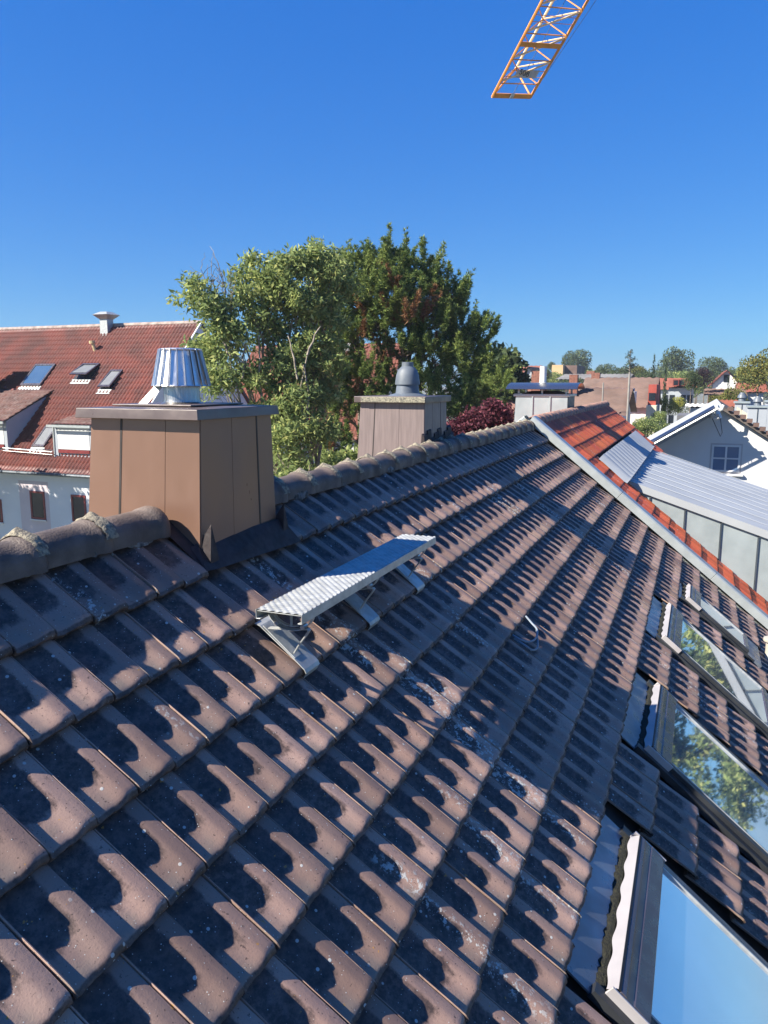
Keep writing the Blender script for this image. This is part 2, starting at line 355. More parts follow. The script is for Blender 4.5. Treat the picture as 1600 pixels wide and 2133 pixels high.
OTILES = [tile_arrays(20+s, 13, W, 'double') for s in range(2)]
def frame_mat(R, x, s, h=0, rz=0.0):
    """local (u, v down the slope, h) to world"""
    O = R(x, s, h); ax = np.array([1.0, 0, 0]); dv = nrm(R(x, s+1, h)-O); dh = nrm(R(x, s, h+1)-O)
    c, n_ = math.cos(rz), math.sin(rz); a2 = ax*c + dv*n_; d2 = dv*c - ax*n_
    return np.column_stack([a2, d2, dh]), O
def tile_mesh(arr, name, mat):
    V, F, UV = arr
    V2 = V.copy(); V2[:, 1] *= 1
    return fast_mesh(name, V2, F, mat, True, UV[F.ravel()])
def place_tiles(spots, arrs, mat, parent, R, nparts, name='roof_tile', stuff='roof_tiles'):
    """spots: list of (x, s_of_lower_edge); the largest in view are objects, the others are joined"""
    meshes = [tile_mesh(a, name, mat) for a in arrs]
    for me in meshes: me.set_sharp_from_angle(angle=math.radians(38))
    def size(sp):
        P = R(sp[0]+.1, sp[1]-.17, 0); d = P-CAM; z = d@FW
        if z < .3: return -1
        px = CX+FPX*(d@RT)/z; py = CY+FPX*(d@DN)/z
        if px < -90 or px > 1690 or py > 2260 or py < 0: return -1/(z+1)-.001
        return 1/z
    order = sorted(range(len(spots)), key=lambda i: -size(spots[i]))
    VV, FF, UU = [], [], []; base = 0
    for k, i in enumerate(order):
        x, s = spots[i]; v = random.randrange(len(arrs)); rz = random.gauss(0, .0055)
        A, O = frame_mat(R, x+random.gauss(0, .0008), s-C+random.gauss(0, .0016), random.gauss(0, .0020), rz)
        tilt = random.gauss(0, .007)
        if k < nparts and size(spots[i]) > 0:
            o = link(name, meshes[v], parent)
            Mx = Matrix([[A[0, 0], A[0, 1], A[0, 2], O[0]], [A[1, 0], A[1, 1], A[1, 2], O[1]], [A[2, 0], A[2, 1], A[2, 2], O[2]], [0, 0, 0, 1]])
            o.matrix_local = Mx @ Matrix.Rotation(tilt, 4, 'Y')
        else:
            V, F, UV = arrs[v]; VV.append(V@A.T + O); FF.append(F+base); base += len(V); UU.append(UV[F.ravel()])
    if VV:
        me = fast_mesh(stuff, np.concatenate(VV), np.concatenate(FF), mat, True, np.concatenate(UU)); me.set_sharp_from_angle(angle=math.radians(38))
        o = link(stuff, me, parent); o['kind'] = 'stuff'

def RBk(x, s, h=0.0): return np.array([x, s*CA + h*SA, -s*SA + h*CA])       # the slope beyond the ridge

house = empty('tiled_house'); tag(house, 'house in the foreground under weathered dark brown clay roof tiles with skylights and two chimneys', 'house')
XV = 10.74                                                                   # verge
holes = [(1.02, 2.46, 2.90, 4.62), (3.44, 4.88, 2.90, 4.62), (6.06, 7.50, 2.90, 4.62), (8.34, 9.16, 3.20, 4.45), (1.30, 2.02, -.1, .42)]
def in_hole(x, s):
    for x0, x1, s0, s1 in holes:
        if x+W > x0+.03 and x < x1-.03 and s > s0+.06 and s-C < s1-.06: return True
    return False
spots = []
for k in range(-14, 54):
    for j in range(0, 20):
        x = k*W; s = .45+C*j
        if x+W > XV+.02: continue
        if in_hole(x, s):
            continue
        spots.append((x, s))
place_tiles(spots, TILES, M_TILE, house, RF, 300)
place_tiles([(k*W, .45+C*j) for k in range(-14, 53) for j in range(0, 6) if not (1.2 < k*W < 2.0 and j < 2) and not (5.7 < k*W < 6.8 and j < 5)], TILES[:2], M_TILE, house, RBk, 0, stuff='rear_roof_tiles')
# deck and walls
d = MB()
for R in (RF, RBk):
    p = [R(-3, 0, -.075), R(XV, 0, -.075), R(XV, 7.4, -.075), R(-3, 7.4, -.075)]; d.quad(*p) if R is RBk else d.quad(*p[::-1])
d.obj('roof_deck', M_DECK, house)
yy = 7.3*CA; zz = -7.3*SA
w_ = MB(); w_.box((-2.9, -yy+.5, -9.6), (XV-.01, yy-.5, zz-.05))
w_.add([(-2.9, -yy+.5, zz-.05), (-2.9, yy-.5, zz-.05), (-2.9, 0, -.18), (XV-.01, -yy+.5, zz-.05), (XV-.01, yy-.5, zz-.05), (XV-.01, 0, -.18)], [(0, 2, 1), (3, 4, 5)])
w_.obj('wall', M_WALL, house)
# ---------------------------------------------------------------- ridge tiles
def ridge_cap(seed, Lc=.43, r0=.104, r1=.112):
    r = np.random.default_rng(seed); m = MB(); prof = []
    xs = [0, .012, .10, .25, Lc-.075, Lc-.07, Lc-.02, Lc-.004, Lc]; rr = [r0-.012, r0, r0+.002, r0+.004, r1-.004, r1+.006, r1+.010, r1+.004, r1-.012]
    n = 15; V = []
    for x, q in zip(xs, rr):
        for k in range(n):
            a = math.radians(-8) + math.radians(196)*k/(n-1); w = q*(1+r.normal(0, .006))
            y = math.cos(a)*w; z = math.sin(a)*w*.92
            if math.sin(a) < .15: z -= .03*(.15-math.sin(a))/.3
            V.append((x, y, z))
    F = [(i*n+k, (i+1)*n+k, (i+1)*n+k+1, i*n+k+1) for i in range(len(xs)-1) for k in range(n-1)]
    m.add(V, F); return m
def crust(seed, x0, x1, r0, peak=True, arc=(8, 172)):
    r = np.random.default_rng(seed); m = MB(); n = 26; V = []; K = 6
    for i in range(K):
        for k in range(n):
            a = math.radians(arc[0]+(arc[1]-arc[0])*k/(n-1)); e = 1 if 0 < i < K-1 else 0
            w = r0 + (.003+r.uniform(0, .007))*e - .004*(1-e)
            if peak: w += .022*math.exp(-((math.degrees(a)-88)/9)**2)*(1 if i in (2, 3) else .4*e)
            x = x0+(x1-x0)*i/(K-1)+r.normal(0, .006)*(1 if i in (0, K-1) else .3)
            V.append((x, math.cos(a)*w, math.sin(a)*w*.92))
    m.add(V, [(i*n+k, (i+1)*n+k, (i+1)*n+k+1, i*n+k+1) for i in range(K-1) for k in range(n-1)]); return m
RC = [ridge_cap(s).mesh('ridge_tile', M_RIDGE, True) for s in range(3)]
CR = [crust(s, -.032, .050, .1245).mesh('lichen_crust', M_CRUST, True) for s in range(4)]
RZ = -.052
def ridge_run(x0, x1, first_end=None):
    x = x0; i = 0
    while x < x1-.1:
        o = link('ridge_tile', random.choice(RC), house); o.location = (x, random.gauss(0, .003), RZ+.004*math.sin(x*1.3)); o.rotation_euler = (random.gauss(0, .02), random.gauss(0, .006), random.gauss(0, .008))
        rem = min(1.0, (x1-x)/.43)
        if rem < 1: o.scale = (rem, 1, 1)
        c = link('lichen_crust', random.choice(CR), o); c.rotation_euler = (random.gauss(0, .05), 0, 0); c.scale = (random.uniform(.8, 1.1), 1, 1)
        if rem >= 1 and x+.405 < x1 and random.random() < .0: pass
        x += .405; i += 1
ridge_run(-2.86, 1.225); ridge_run(2.065-.24+.2, XV)
# mortar under the caps
def lumpy(x0, x1, ys, seed, parent):
    r = np.random.default_rng(seed); n = int((x1-x0)/.018); V = []; K = 7
    for i in range(n):
        x = x0+(x1-x0)*i/(n-1); dep = .050+.018*math.sin(x*7+seed)+.014*math.sin(x*19+1)+r.normal(0, .004)
        for k in range(K):
            f = k/(K-1); s = .078+f*dep; h = .040*(1-f)**.6-.012*f + r.normal(0, .0025)
            P = RF(x, s, h); V.append((P[0], ys*P[1]*-1 if ys < 0 else P[1], P[2]))
    F = [(i*K+k, i*K+k+1, (i+1)*K+k+1, (i+1)*K+k) for i in range(n-1) for k in range(K-1)]
    m = MB(); m.add(V, F); m.obj('mortar', M_MORTAR, parent, True)
lumpy(-2.6, 1.225, 1, 1, house); lumpy(2.06, XV-.03, 1, 2, house)

# ---------------------------------------------------------------- chimneys on the foreground house
def frustum(m, lo, hi, lo2, hi2, z0, z1):
    m.hexa([(lo[0], lo[1], z0), (hi[0], lo[1], z0), (hi[0], hi[1], z0), (lo[0], hi[1], z0), (lo2[0], lo2[1], z1), (hi2[0], lo2[1], z1), (hi2[0], hi2[1], z1), (lo2[0], hi2[1], z1)])
def clad_chimney(b0, b1, t0, t1, zb, zt, mat, seamL, seamR, parent, label, lapL=None, bz=-.3, dark=(.295, .76)):
    """body as four sheet faces with standing seams; b = base rectangle at height bz, t = rectangle at the top"""
    core = MB()
    k = (zb-bz)/(zt-bz); e = lambda a, t: a+(t-a)*k
    q0 = (e(b0[0], t0[0]), e(b0[1], t0[1])); q1 = (e(b1[0], t1[0]), e(b1[1], t1[1]))
    frustum(core, q0, q1, t0, t1, zb, zt)
    ch = core.obj('chimney', mat, parent, bevel=.004); ch['label'] = label
    def facepos(face, f, z, off):
        kk = (z-bz)/(zt-bz)
        lo = (b0[0]+(t0[0]-b0[0])*kk, b0[1]+(t0[1]-b0[1])*kk); hi = (b1[0]+(t1[0]-b1[0])*kk, b1[1]+(t1[1]-b1[1])*kk)
        if face == 'L': return np.array([lo[0]-off, hi[1]+(lo[1]-hi[1])*f, z])
        return np.array([lo[0]+(hi[0]-lo[0])*f, lo[1]-off, z])
    def panel(face, f0, f1, off0, off1):
        g0 = .004 if f0 in dark else .0004; g1 = .004 if f1 in dark else .0004
        m = MB(); a = [facepos(face, f0+g0, zb, off0), facepos(face, f1-g1, zb, off1), facepos(face, f1-g1, zt-.002, off1), facepos(face, f0+g0, zt-.002, off0)]
        b = [facepos(face, f0+g0, zb, -.002), facepos(face, f1-g1, zb, -.002), facepos(face, f1-g1, zt-.002, -.002), facepos(face, f0+g0, zt-.002, -.002)]
        m.hexa([*b, *a]); m.obj('side_panel', mat, ch, bevel=.0015)
    for face, seams, lap in (('L', seamL, lapL), ('R', seamR, None)):
        e = [0.0]+list(seams)+[1.0]
        for i in range(len(e)-1):
            thick = .006
            if lap and e[i] == lap: thick = .008
            panel(face, e[i], e[i+1], .005+.0015*(i % 2), .005+.0015*(i % 2))
    return ch, facepos
ch1, fp1 = clad_chimney((1.275, -.255), (2.055, .505), (1.305, -.268), (1.995, .437), -.75, .51, M_BROWN, (.295, .70), (.40, .76), house, 'large brown metal-clad chimney with ribbed steel cowl beside the walkway board', .70)
for face, f in (('L', .295), ('R', .76)):
    m = MB(); w2 = .007
    for z0, z1 in ((-.75, .508),):
        a = [fp1(face, f-.009, z0, .0085), fp1(face, f+.009, z0, .0085), fp1(face, f+.009, z1, .0085), fp1(face, f-.009, z1, .0085)]
        b = [fp1(face, f-.009, z0, .001), fp1(face, f+.009, z0, .001), fp1(face, f+.009, z1, .001), fp1(face, f-.009, z1, .001)]
        m.hexa([*b, *a])
    m.obj('seam', M_SEAM, ch1)
def cap_plate(ch, x0, x1, y0, y1, z0, z1, mat, name='cap_plate'):
    m = MB(); m.box((x0, y0, z0), (x1, y1, z1)); m.obj(name, mat, ch, bevel=.006)
m = MB(); zc = .503
frustum(m, (1.237, -.303), (2.043, .492), (1.243, -.297), (2.037, .486), zc, .556)
mm = (1.64, .09)
m.add([(1.243, -.297, .556), (2.037, -.297, .556), (2.037, .486, .556), (1.243, .486, .556), (mm[0], mm[1], .574)], [(0, 1, 4), (1, 2, 4), (2, 3, 4), (3, 0, 4)])
m.obj('cap_plate', M_CAP, ch1, bevel=.003)
# flashing at the foot of chimney 1
m = MB()
m.add([RF(1.24, .27, .020), RF(1.28, .27, .045), RF(2.07, .30, .075), RF(2.16, .30, .03), RF(2.16, .47, .012), RF(1.30, .44, .012), RF(1.20, .43, .018)], [(0, 1, 6), (1, 5, 6), (1, 2, 5), (2, 3, 4), (2, 4, 5)])
m.add([RF(2.04, -.05, .03), RF(2.15, -.05, .01), RF(2.16, .30, .03), RF(2.05, .32, .09)], [(0, 1, 2, 3)])
m.add([RF(1.19, .05, .008), RF(1.285, .05, .018), RF(1.285, .33, .028), RF(1.21, .42, .010)], [(0, 1, 2, 3)])
for xx, sg in ((1.30, -1), (2.055, 1)):     # bent up corner tips
    m.add([RF(xx-.015, .28, .04), RF(xx+.035, .30, .05), RF(xx+.05, .40, .02), RF(xx-.03, .40, .02), RF(xx+.005, .262, .17)], [(0, 1, 4), (1, 2, 4), (2, 3, 4), (3, 0, 4)])
m.obj('lead_flashing', M_LEAD, ch1)
# cowl with raked fins
cc = (1.64, .09)
m = MB(); m.box((cc[0]-.26, cc[1]-.25, .566), (cc[0]+.24, cc[1]+.27, .574)); m.obj('base_plate', M_CAP, ch1, bevel=.002)
m = MB(); m.lathe((cc[0], cc[1], .57), [(.125, 0), (.104, .012), (.100, .03), (.100, .15), (.093, .15), (.093, .02)], 40, False); m.obj('cowl_collar', M_STEEL2, ch1, True)
m = MB(); m.hexa([(cc[0]-.13, cc[1]+.14, .574), (cc[0]-.128, cc[1]+.20, .574), (cc[0]-.122, cc[1]+.20, .574), (cc[0]-.124, cc[1]+.14, .574), (cc[0]-.07, cc[1]+.05, .69), (cc[0]-.068, cc[1]+.11, .69), (cc[0]-.062, cc[1]+.11, .69), (cc[0]-.064, cc[1]+.05, .69)]); m.obj('stay_plate', M_GALV, ch1)
NF = 20
fin = MB(); R0, R1, z0, z1 = .153, .108, .672, .874
for k, (rr, z) in enumerate(((R0, z0), (R1, z1))):
    wa = 2*PI/NF
    for a, dr in ((-.5*wa, .012), (-.42*wa, .012), (-.30*wa, .0), (.55*wa, -.005), (.66*wa, -.018)):
        fin.v.append(((rr+dr)*math.cos(a), (rr+dr)*math.sin(a), z))
fin.f = [(i, i+1, i+6, i+5) for i in range(4)]
fin.add([(p[0]-.0015, p[1], p[2]) for p in fin.v[:10]], [(i+5, i+6, i+1, i) for i in range(4)])
fme = fin.mesh('cowl_fin', M_STEEL)
for k in range(NF):
    o = link('cowl_fin', fme, ch1); o.location = (cc[0], cc[1], 0); o.rotation_euler = (0, 0, 2*PI*k/NF)
m = MB(); m.lathe((cc[0], cc[1], z1-.004), [(.112, -.006), (.116, .0), (.110, .006), (.070, .009), (.0001, .010)], 40, False); m.obj('cowl_top', M_STEEL, ch1, True)
m = MB(); m.lathe((cc[0], cc[1], z0), [(.154, -.003), (.158, .0), (.156, .005), (.150, .003)], 40, False); m.obj('cowl_rim', M_STEEL, ch1, True)
m = MB(); m.lathe((cc[0], cc[1], .70), [(.088, 0), (.088, .155)], 24); m.obj('flue', M_STEEL2, ch1, True)

x2, y2 = 5.80, .105
s2 = lambda px, py: onx(px, py, x2)
yN = s2(884, 840)[1]; yF = s2(751, 838)[1]; zt2 = s2(884, 840)[2]+.01; zcap = s2(891, 836)[2]
wx = .80
ch2, fp2 = clad_chimney((x2, yN), (x2+wx, yF+.05), (x2+.01, yN+.002), (x2+wx-.04, yF), -1.0, zt2, M_BROWN2, (.235, .62), (.33, .70), house, 'smaller mauve brown metal-clad chimney behind the ridge with grey plastic cowl', dark=(.235, .70))
for face, f in (('L', .235), ('R', .70)):
    m = MB(); a = [fp2(face, f-.007, -1, .0085), fp2(face, f+.007, -1, .0085), fp2(face, f+.007, zt2-.003, .0085), fp2(face, f-.007, zt2-.003, .0085)]
    b = [fp2(face, f-.007, -1, .001), fp2(face, f+.007, -1, .001), fp2(face, f+.007, zt2-.003, .001), fp2(face, f-.007, zt2-.003, .001)]
    m.hexa([*b, *a]); m.obj('seam', M_SEAM, ch2)
cz0, cz1 = zt2-.008, zt2+.060
m = MB(); m.box((x2-.055, yN-.035, cz0), (x2+wx+.045, yF+.055, cz1)); m.obj('cap_plate', M_CAP, ch2, bevel=.006)
m = MB(); m.box((x2-.062, yN-.030, cz0+.004), (x2-.0553, yF-.03, cz1-.004)); m.obj('lichened_edge', M_CONC, ch2, bevel=.003)
cq = (x2+.36, (yN+yF)/2-.075)
cq = (x2+.38, at(849, 830, 0)[1]*0 + onx(849, 800, x2+.38)[1])
m = MB(); m.lathe((cq[0], cq[1], cz1), [(.22, 0), (.20, .012), (.135, .03), (.125, .10), (.118, .155)], 32); m.obj('cowl_base', M_BLACKP, ch2, True)
m = MB(); m.lathe((cq[0], cq[1], cz1+.125), [(.122, .0), (.140, .0), (.138, .03), (.128, .10), (.108, .16), (.078, .19), (.066, .20), (.064, .245), (.050, .248), (.0001, .248)], 36, False); m.obj('cowl_hood', simple('grey_plastic_hood', (.12, .14, .16), .5), ch2, True)
m = MB(); m.add([RF(5.7, .02, .05), RF(6.75, .02, .05), RF(6.75, -.05, .25), RF(5.7, -.05, .25)], [(0, 1, 2, 3)])
m = MB()
for i in range(9):
    xx = 5.75+i*.12; hh = .10+.05*math.sin(i*2.1)
    m.hexa([(xx, .07, -.05), (xx+.12, .07, -.05), (xx+.12, yN+.02, -.05), (xx, yN+.02, -.05), (xx, .085, .02+hh), (xx+.12, .085, .03+hh), (xx+.12, yN+.01, .05+hh), (xx, yN+.01, .04+hh)])
m.obj('lead_flashing', M_LEAD, ch2)

# ---------------------------------------------------------------- skylights
def skylight(x0, x1, s0, label, small=False, lift=0.0, glass=M_GLASS, parent=house):
    """cover box at the top (s0), glass below it down to s1"""
    s1 = s0+(1.0 if small else 1.42); w = x1-x0
    R = lambda x, s, h: RF(x, s, h*.64 if h > 0 else h)
    sk = empty('skylight', R(x0, s0, 0), parent); sk['label'] = label
    B = lambda m, a, b: m.box(a, b, lambda x, s, h: R(x, s, h)-R(x0, s0, 0))
    m = MB(); B(m, (x0-.05, s0-.24, -.022), (x1+.05, s0-.02, -.012)); m.obj('apron_flashing', M_SILL, sk)
    m = MB(); B(m, (x0-.06, s0-.06, -.03), (x0, s1+.10, .03)); m.obj('side_flashing', M_FRAMED, sk)
    m = MB(); B(m, (x1, s0-.06, -.03), (x1+.06, s1+.10, .03)); m.obj('side_flashing', M_FRAMED, sk)
    # moss strip against the cover
    m = MB(); r = random.Random(int(x0*10)); n = 60
    V = []
    for i in range(n):
        xx = x0+w*i/(n-1)
        V += [tuple(R(xx, s0-.008, .022)-R(x0, s0, 0)), tuple(R(xx, s0-.026, .004+.006*r.random())-R(x0, s0, 0)), tuple(R(xx, s0-.034-.018*r.random(), -.011)-R(x0, s0, 0))]
    m.add(V, [(i*3+k, (i+1)*3+k, (i+1)*3+k+1, i*3+k+1) for i in range(n-1) for k in range(2)]); m.obj('moss', M_MOSS, sk)
    # wavy pale lip of the top frame
    m = MB(); n = 70; V = []
    for i in range(n):
        xx = x0+.002+(w-.004)*i/(n-1); dd = .012*math.sin(2*PI*(xx-x0)/W*1.0+.6)
        tt_ = .16+.09*math.sin(2*PI*(xx-x0)/W+.6)
        for s_, h_ in ((s0-.017+.035*tt_, .02+.092*tt_), (s0-.017+.0175+.0175*tt_, .02+.046+.046*tt_), (s0+.018, .112), (s0+.024, .112)): V.append(tuple(R(xx, s_, h_)-R(x0, s0, 0)))
    m.add(V, [(i*4+k, (i+1)*4+k, (i+1)*4+k+1, i*4+k+1) for i in range(n-1) for k in range(3)]); m.obj('top_lip', M_FRAMEL, sk)
    m = MB(); B(m, (x0, s0+.018, -.03), (x1, s0+.032, .118)); m.obj('joint', M_BLACK, sk)
    # profiled cover
    pr = [(s0+.032, .0), (s0+.032, .112), (s0+.040, .118), (s0+.060, .118), (s0+.068, .110), (s0+.105, .106), (s0+.112, .114), (s0+.20, .106), (s0+.205, .098), (s0+.205, .0)]
    V = [tuple(R(xx, a, b)-R(x0, s0, 0)) for xx in (x0-.004, x1+.004) for a, b in pr]; k = len(pr)
    m = MB(); m.add(V, [(i+1, i, i+k, i+k+1) for i in range(k-1)]+[tuple(range(k)), tuple(range(2*k-1, k-1, -1))]); m.obj('top_cover', M_FRAME, sk, bevel=.002)
    for xa in (x0-.018, x1+.0055):
        m = MB(); B(m, (xa, s0-.008, .0), (xa+.012, s0+.22, .108)); m.obj('end_cheek', M_FRAMEL, sk, bevel=.003)
    # sash
    for xa, xb in ((x0, x0+.055), (x1-.055, x1)):
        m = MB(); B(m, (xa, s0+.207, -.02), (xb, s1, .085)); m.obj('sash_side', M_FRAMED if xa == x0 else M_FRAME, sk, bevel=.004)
    for xa, xb in ((x0+.056, x0+.068), (x1-.068, x1-.056)):
        m = MB(); B(m, (xa, s0+.207, -.02), (xb, s1-.06, .092)); m.obj('glazing_strip', M_GALV, sk, bevel=.002)
    m = MB(); B(m, (x0+.056, s1-.058, -.02), (x1-.056, s1, .088)); m.obj('sash_bottom', M_FRAME, sk, bevel=.004)
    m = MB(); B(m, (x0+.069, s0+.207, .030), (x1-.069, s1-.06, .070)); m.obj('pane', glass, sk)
    m = MB(); B(m, (x0-.05, s1+.01, -.02), (x1+.05, s1+.22, .035)); m.obj('lower_flashing', M_SILL, sk)
    return sk
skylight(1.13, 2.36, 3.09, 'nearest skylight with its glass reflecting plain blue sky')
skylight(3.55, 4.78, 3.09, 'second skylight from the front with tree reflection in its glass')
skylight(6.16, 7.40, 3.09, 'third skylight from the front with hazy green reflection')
skylight(8.42, 9.08, 3.35, 'small narrow skylight nearest the verge of the brown roof', small=True)

# verge metal capping between the two roofs
m = MB()
pf = [(XV-.02, .02), (XV-.02, .13), (XV+.0, .15), (XV+.22, .15), (XV+.235, .13), (XV+.235, .0)]
for a in range(4):
    sA, sB = -.02+1.9*a+.003, -.02+1.9*(a+1)-.003
    V = [tuple(RF(x, s, h)) for s in (sA, sB) for x, h in pf]; k = len(pf)
    mm_ = MB(); mm_.add(V, [(i, i+1, i+1+k, i+k) for i in range(k-1)]+[tuple(range(k-1, -1, -1)), tuple(range(k, 2*k))]); mm_.obj('verge_capping', M_FLASH, house, bevel=.002)
V = [(x, -y_, z_) for x, (y_, z_) in ()]
m = MB(); V = [tuple(RBk(x, s, h)) for s in (-.02, 5) for x, h in pf]; k = len(pf)
m.add(V, [(i+1, i, i+k, i+1+k) for i in range(k-1)]); m.obj('verge_capping', M_FLASH, house)

# ---------------------------------------------------------------- walkway board, cable, vent pipe
wk = empty('roof_walkway', RF(1.95, .95, 0)); tag(wk, 'galvanised steel walkway board standing on three brackets on the brown tiles', 'roof walkway')
o0 = RF(1.95, .95, 0)
X0, X1, Y0, Y1, ZT = 1.05, 3.00, -.725, -.975, -.375
m = MB()
nx, ny = 110, 14                                  # pressed tread: raised oval pips
V = []; F = []
gx = np.linspace(X0, X1, 391); gy = np.linspace(Y0-.004, Y1+.004, 49)
GX, GY = np.meshgrid(gx, gy, indexing='ij')
row = GX/.0225; rr_ = np.floor(row); py_ = (GY/.042 + .5*(rr_ % 2)) % 1.0; px_ = row % 1.0
hb = np.clip(1.15-np.sqrt(((px_-.5)/.40)**2+((py_-.5)/.40)**2), 0, .6)*.0095
GZ = ZT+hb
VV = np.stack([GX, GY, GZ], -1).reshape(-1, 3) - o0
na, nb = GX.shape
ii, jj = np.meshgrid(np.arange(na-1), np.arange(nb-1), indexing='ij'); a = (ii*nb+jj).ravel()
FF = np.stack([a, a+1, a+nb+1, a+nb], 1)[:, ::-1]
me = fast_mesh('tread', VV, FF, M_GALV, True); link('tread', me, wk)
m = MB()
for ya, yb in ((Y0-.004+.004, Y0-.004), (Y1+.004, Y1)):
    m.box((X0, min(ya, yb), ZT-.045), (X1, max(ya, yb)+.0001, ZT+.002))
for ya, yb in ((Y0-.024, Y0-.004), (Y1+.004, Y1+.024)): m.box((X0, ya, ZT-.045), (X1, yb, ZT-.041))
for v_ in range(len(m.v)): m.v[v_] = tuple(np.array(m.v[v_])-o0)
m.obj('edge_channel', M_GALV, wk, bevel=.0015)
m = MB(); m.box((X0+.002, Y1+.006, ZT-.006), (X1-.002, Y0-.008, ZT-.002)); m.v = [tuple(np.array(v)-o0) for v in m.v]; m.obj('tread_underside', M_GALV, wk)
for bx in (1.31, 2.11, 2.93):
    br = empty('bracket', (bx-o0[0], 0, 0), wk)
    T = lambda P: np.array(P)-o0-np.array([bx-o0[0], 0, 0])
    ym = (Y0+Y1)/2
    # cradle: hoop of flat steel under the board
    hx = bx-.14
    def strap(pts, wid, th, name):
        m = MB(); V = []
        for i, p in enumerate(pts):
            p = np.array(p); t_ = nrm(np.array(pts[min(i+1, len(pts)-1)])-np.array(pts[max(i-1, 0)])); nn_ = nrm(np.cross(t_, [1, 0, 0]))
            for a_, b_ in ((-1, 0), (1, 0), (1, 1), (-1, 1)): V.append(tuple(T(p+np.array([a_*wid/2, 0, 0])+nn_*th*b_)))
        k_ = len(pts); m.add(V, [(4*i+j, 4*i+(j+1) % 4, 4*i+4+(j+1) % 4, 4*i+4+j) for i in range(k_-1) for j in range(4)]+[(3, 2, 1, 0), (4*k_-4, 4*k_-3, 4*k_-2, 4*k_-1)]); m.obj(name, M_GALV, br, True, angle=30)
    hoop = [(hx, ym+.122*math.cos(PI+PI*k/16), ZT-.020+.098*math.sin(PI+PI*k/16)) for k in range(17)]
    strap(hoop, .036, .004, 'cradle')
    inner = [(hx+.004, ym+.100*math.cos(PI+PI*k/16), ZT-.022+.078*math.sin(PI+PI*k/16)) for k in range(2, 15)]
    strap(inner, .022, .004, 'inner_hoop')
    m = MB(); m.tube([T((hx, ym, ZT-.006)), T((hx, ym, ZT-.104))], .007, 6); m.obj('post', M_GALV, br, True)
    for yy_ in (ym+.075, ym-.070):
        m = MB(); m.tube([T((hx-.024, yy_, ZT-.094)), T((hx+.02, yy_, ZT-.094))], .011, 6); m.obj('bolt', M_STEEL, br)
    pC = RF(hx+.05, 1.045, .040); pD = RF(hx+.05, .87, .035)
    pA = np.array([hx, ym+.045, ZT-.122]); pB = np.array([hx+.01, ym-.085, ZT-.112])
    strap(sm([pD, pA+(pD-pA)*.15, pA], 4), .030, .005, 'rear_strut')
    strap(sm([pA, (pA+pB)/2-[0, 0, .004], pB, pB*.82+pC*.18+[0, -.006, 0], pC*.6+pB*.4, pC], 4), .028, .006, 'strut')
    m = MB(); m.box((bx-.110, .84, .026), (bx-.050, 1.07, .032), lambda x, s, h: T(RF(x, s, h))); m.obj('clamp_plate', M_GALV, br, bevel=.001)
    m = MB(); pts = [(.80, .010), (.83, .022), (1.08, .028), (1.145, .027), (1.163, .018), (1.168, -.012)]
    V = [tuple(T(RF(bx+dx, s, h))) for s, h in pts for dx in (-.115, .03)]
    V += [tuple(T(RF(bx+dx, s, h-.005))) for s, h in pts for dx in (-.115, .03)]
    k = len(pts); m.add(V, [(2*i, 2*i+2, 2*i+3, 2*i+1) for i in range(k-1)]+[(2*i+2*k, 2*i+1+2*k, 2*i+3+2*k, 2*i+2+2*k) for i in range(k-1)]+[(2*i, 2*i+2*k, 2*i+2+2*k, 2*i+2) for i in range(k-1)]+[(2*i+1, 2*i+3, 2*i+3+2*k, 2*i+1+2*k) for i in range(k-1)]); m.obj('hook_plate', M_GALV, br)
cb = MB()
cb.tube(sm([onroof(1096, 1284, .0), onroof(1107, 1297, .04), onroof(1119, 1312, .055), onroof(1116, 1330, .05), onroof(1101, 1337, .045), onroof(1084, 1332, .035), onroof(1068, 1323, .0)]), .0075, 8)
cb.tube(sm([onroof(1118, 1312, .045), onroof(1120, 1335, .04), onroof(1119, 1350, .045), onroof(1109, 1354, .045), onroof(1095, 1345, .04), onroof(1072, 1330, .0)]), .0075, 8)
o = cb.obj('cable_loop', simple('grey_cable', (.22, .26, .30), .5), None, True); tag(o, 'loop of grey cable coming out from under the brown roof tiles', 'cable')
c_ = rcoord(onroof(1606, 1372)); vp = RF(c_[0], c_[1], 0)
ve = empty('roof_vent', vp); tag(ve, 'beige plastic vent pipe with round cap at the right edge of the roof', 'roof vent')
m = MB(); m.lathe((0, 0, -.05), [(.13, 0), (.12, .06), (.085, .10), (.078, .14), (.078, .30)], 28); m.obj('pipe', M_BEIGE, ve, True)
m = MB(); m.lathe((0, 0, .24), [(.06, 0), (.11, .005), (.118, .02), (.112, .05), (.06, .065), (.0001, .068)], 28, False); m.obj('cap', M_BEIGE, ve, True)

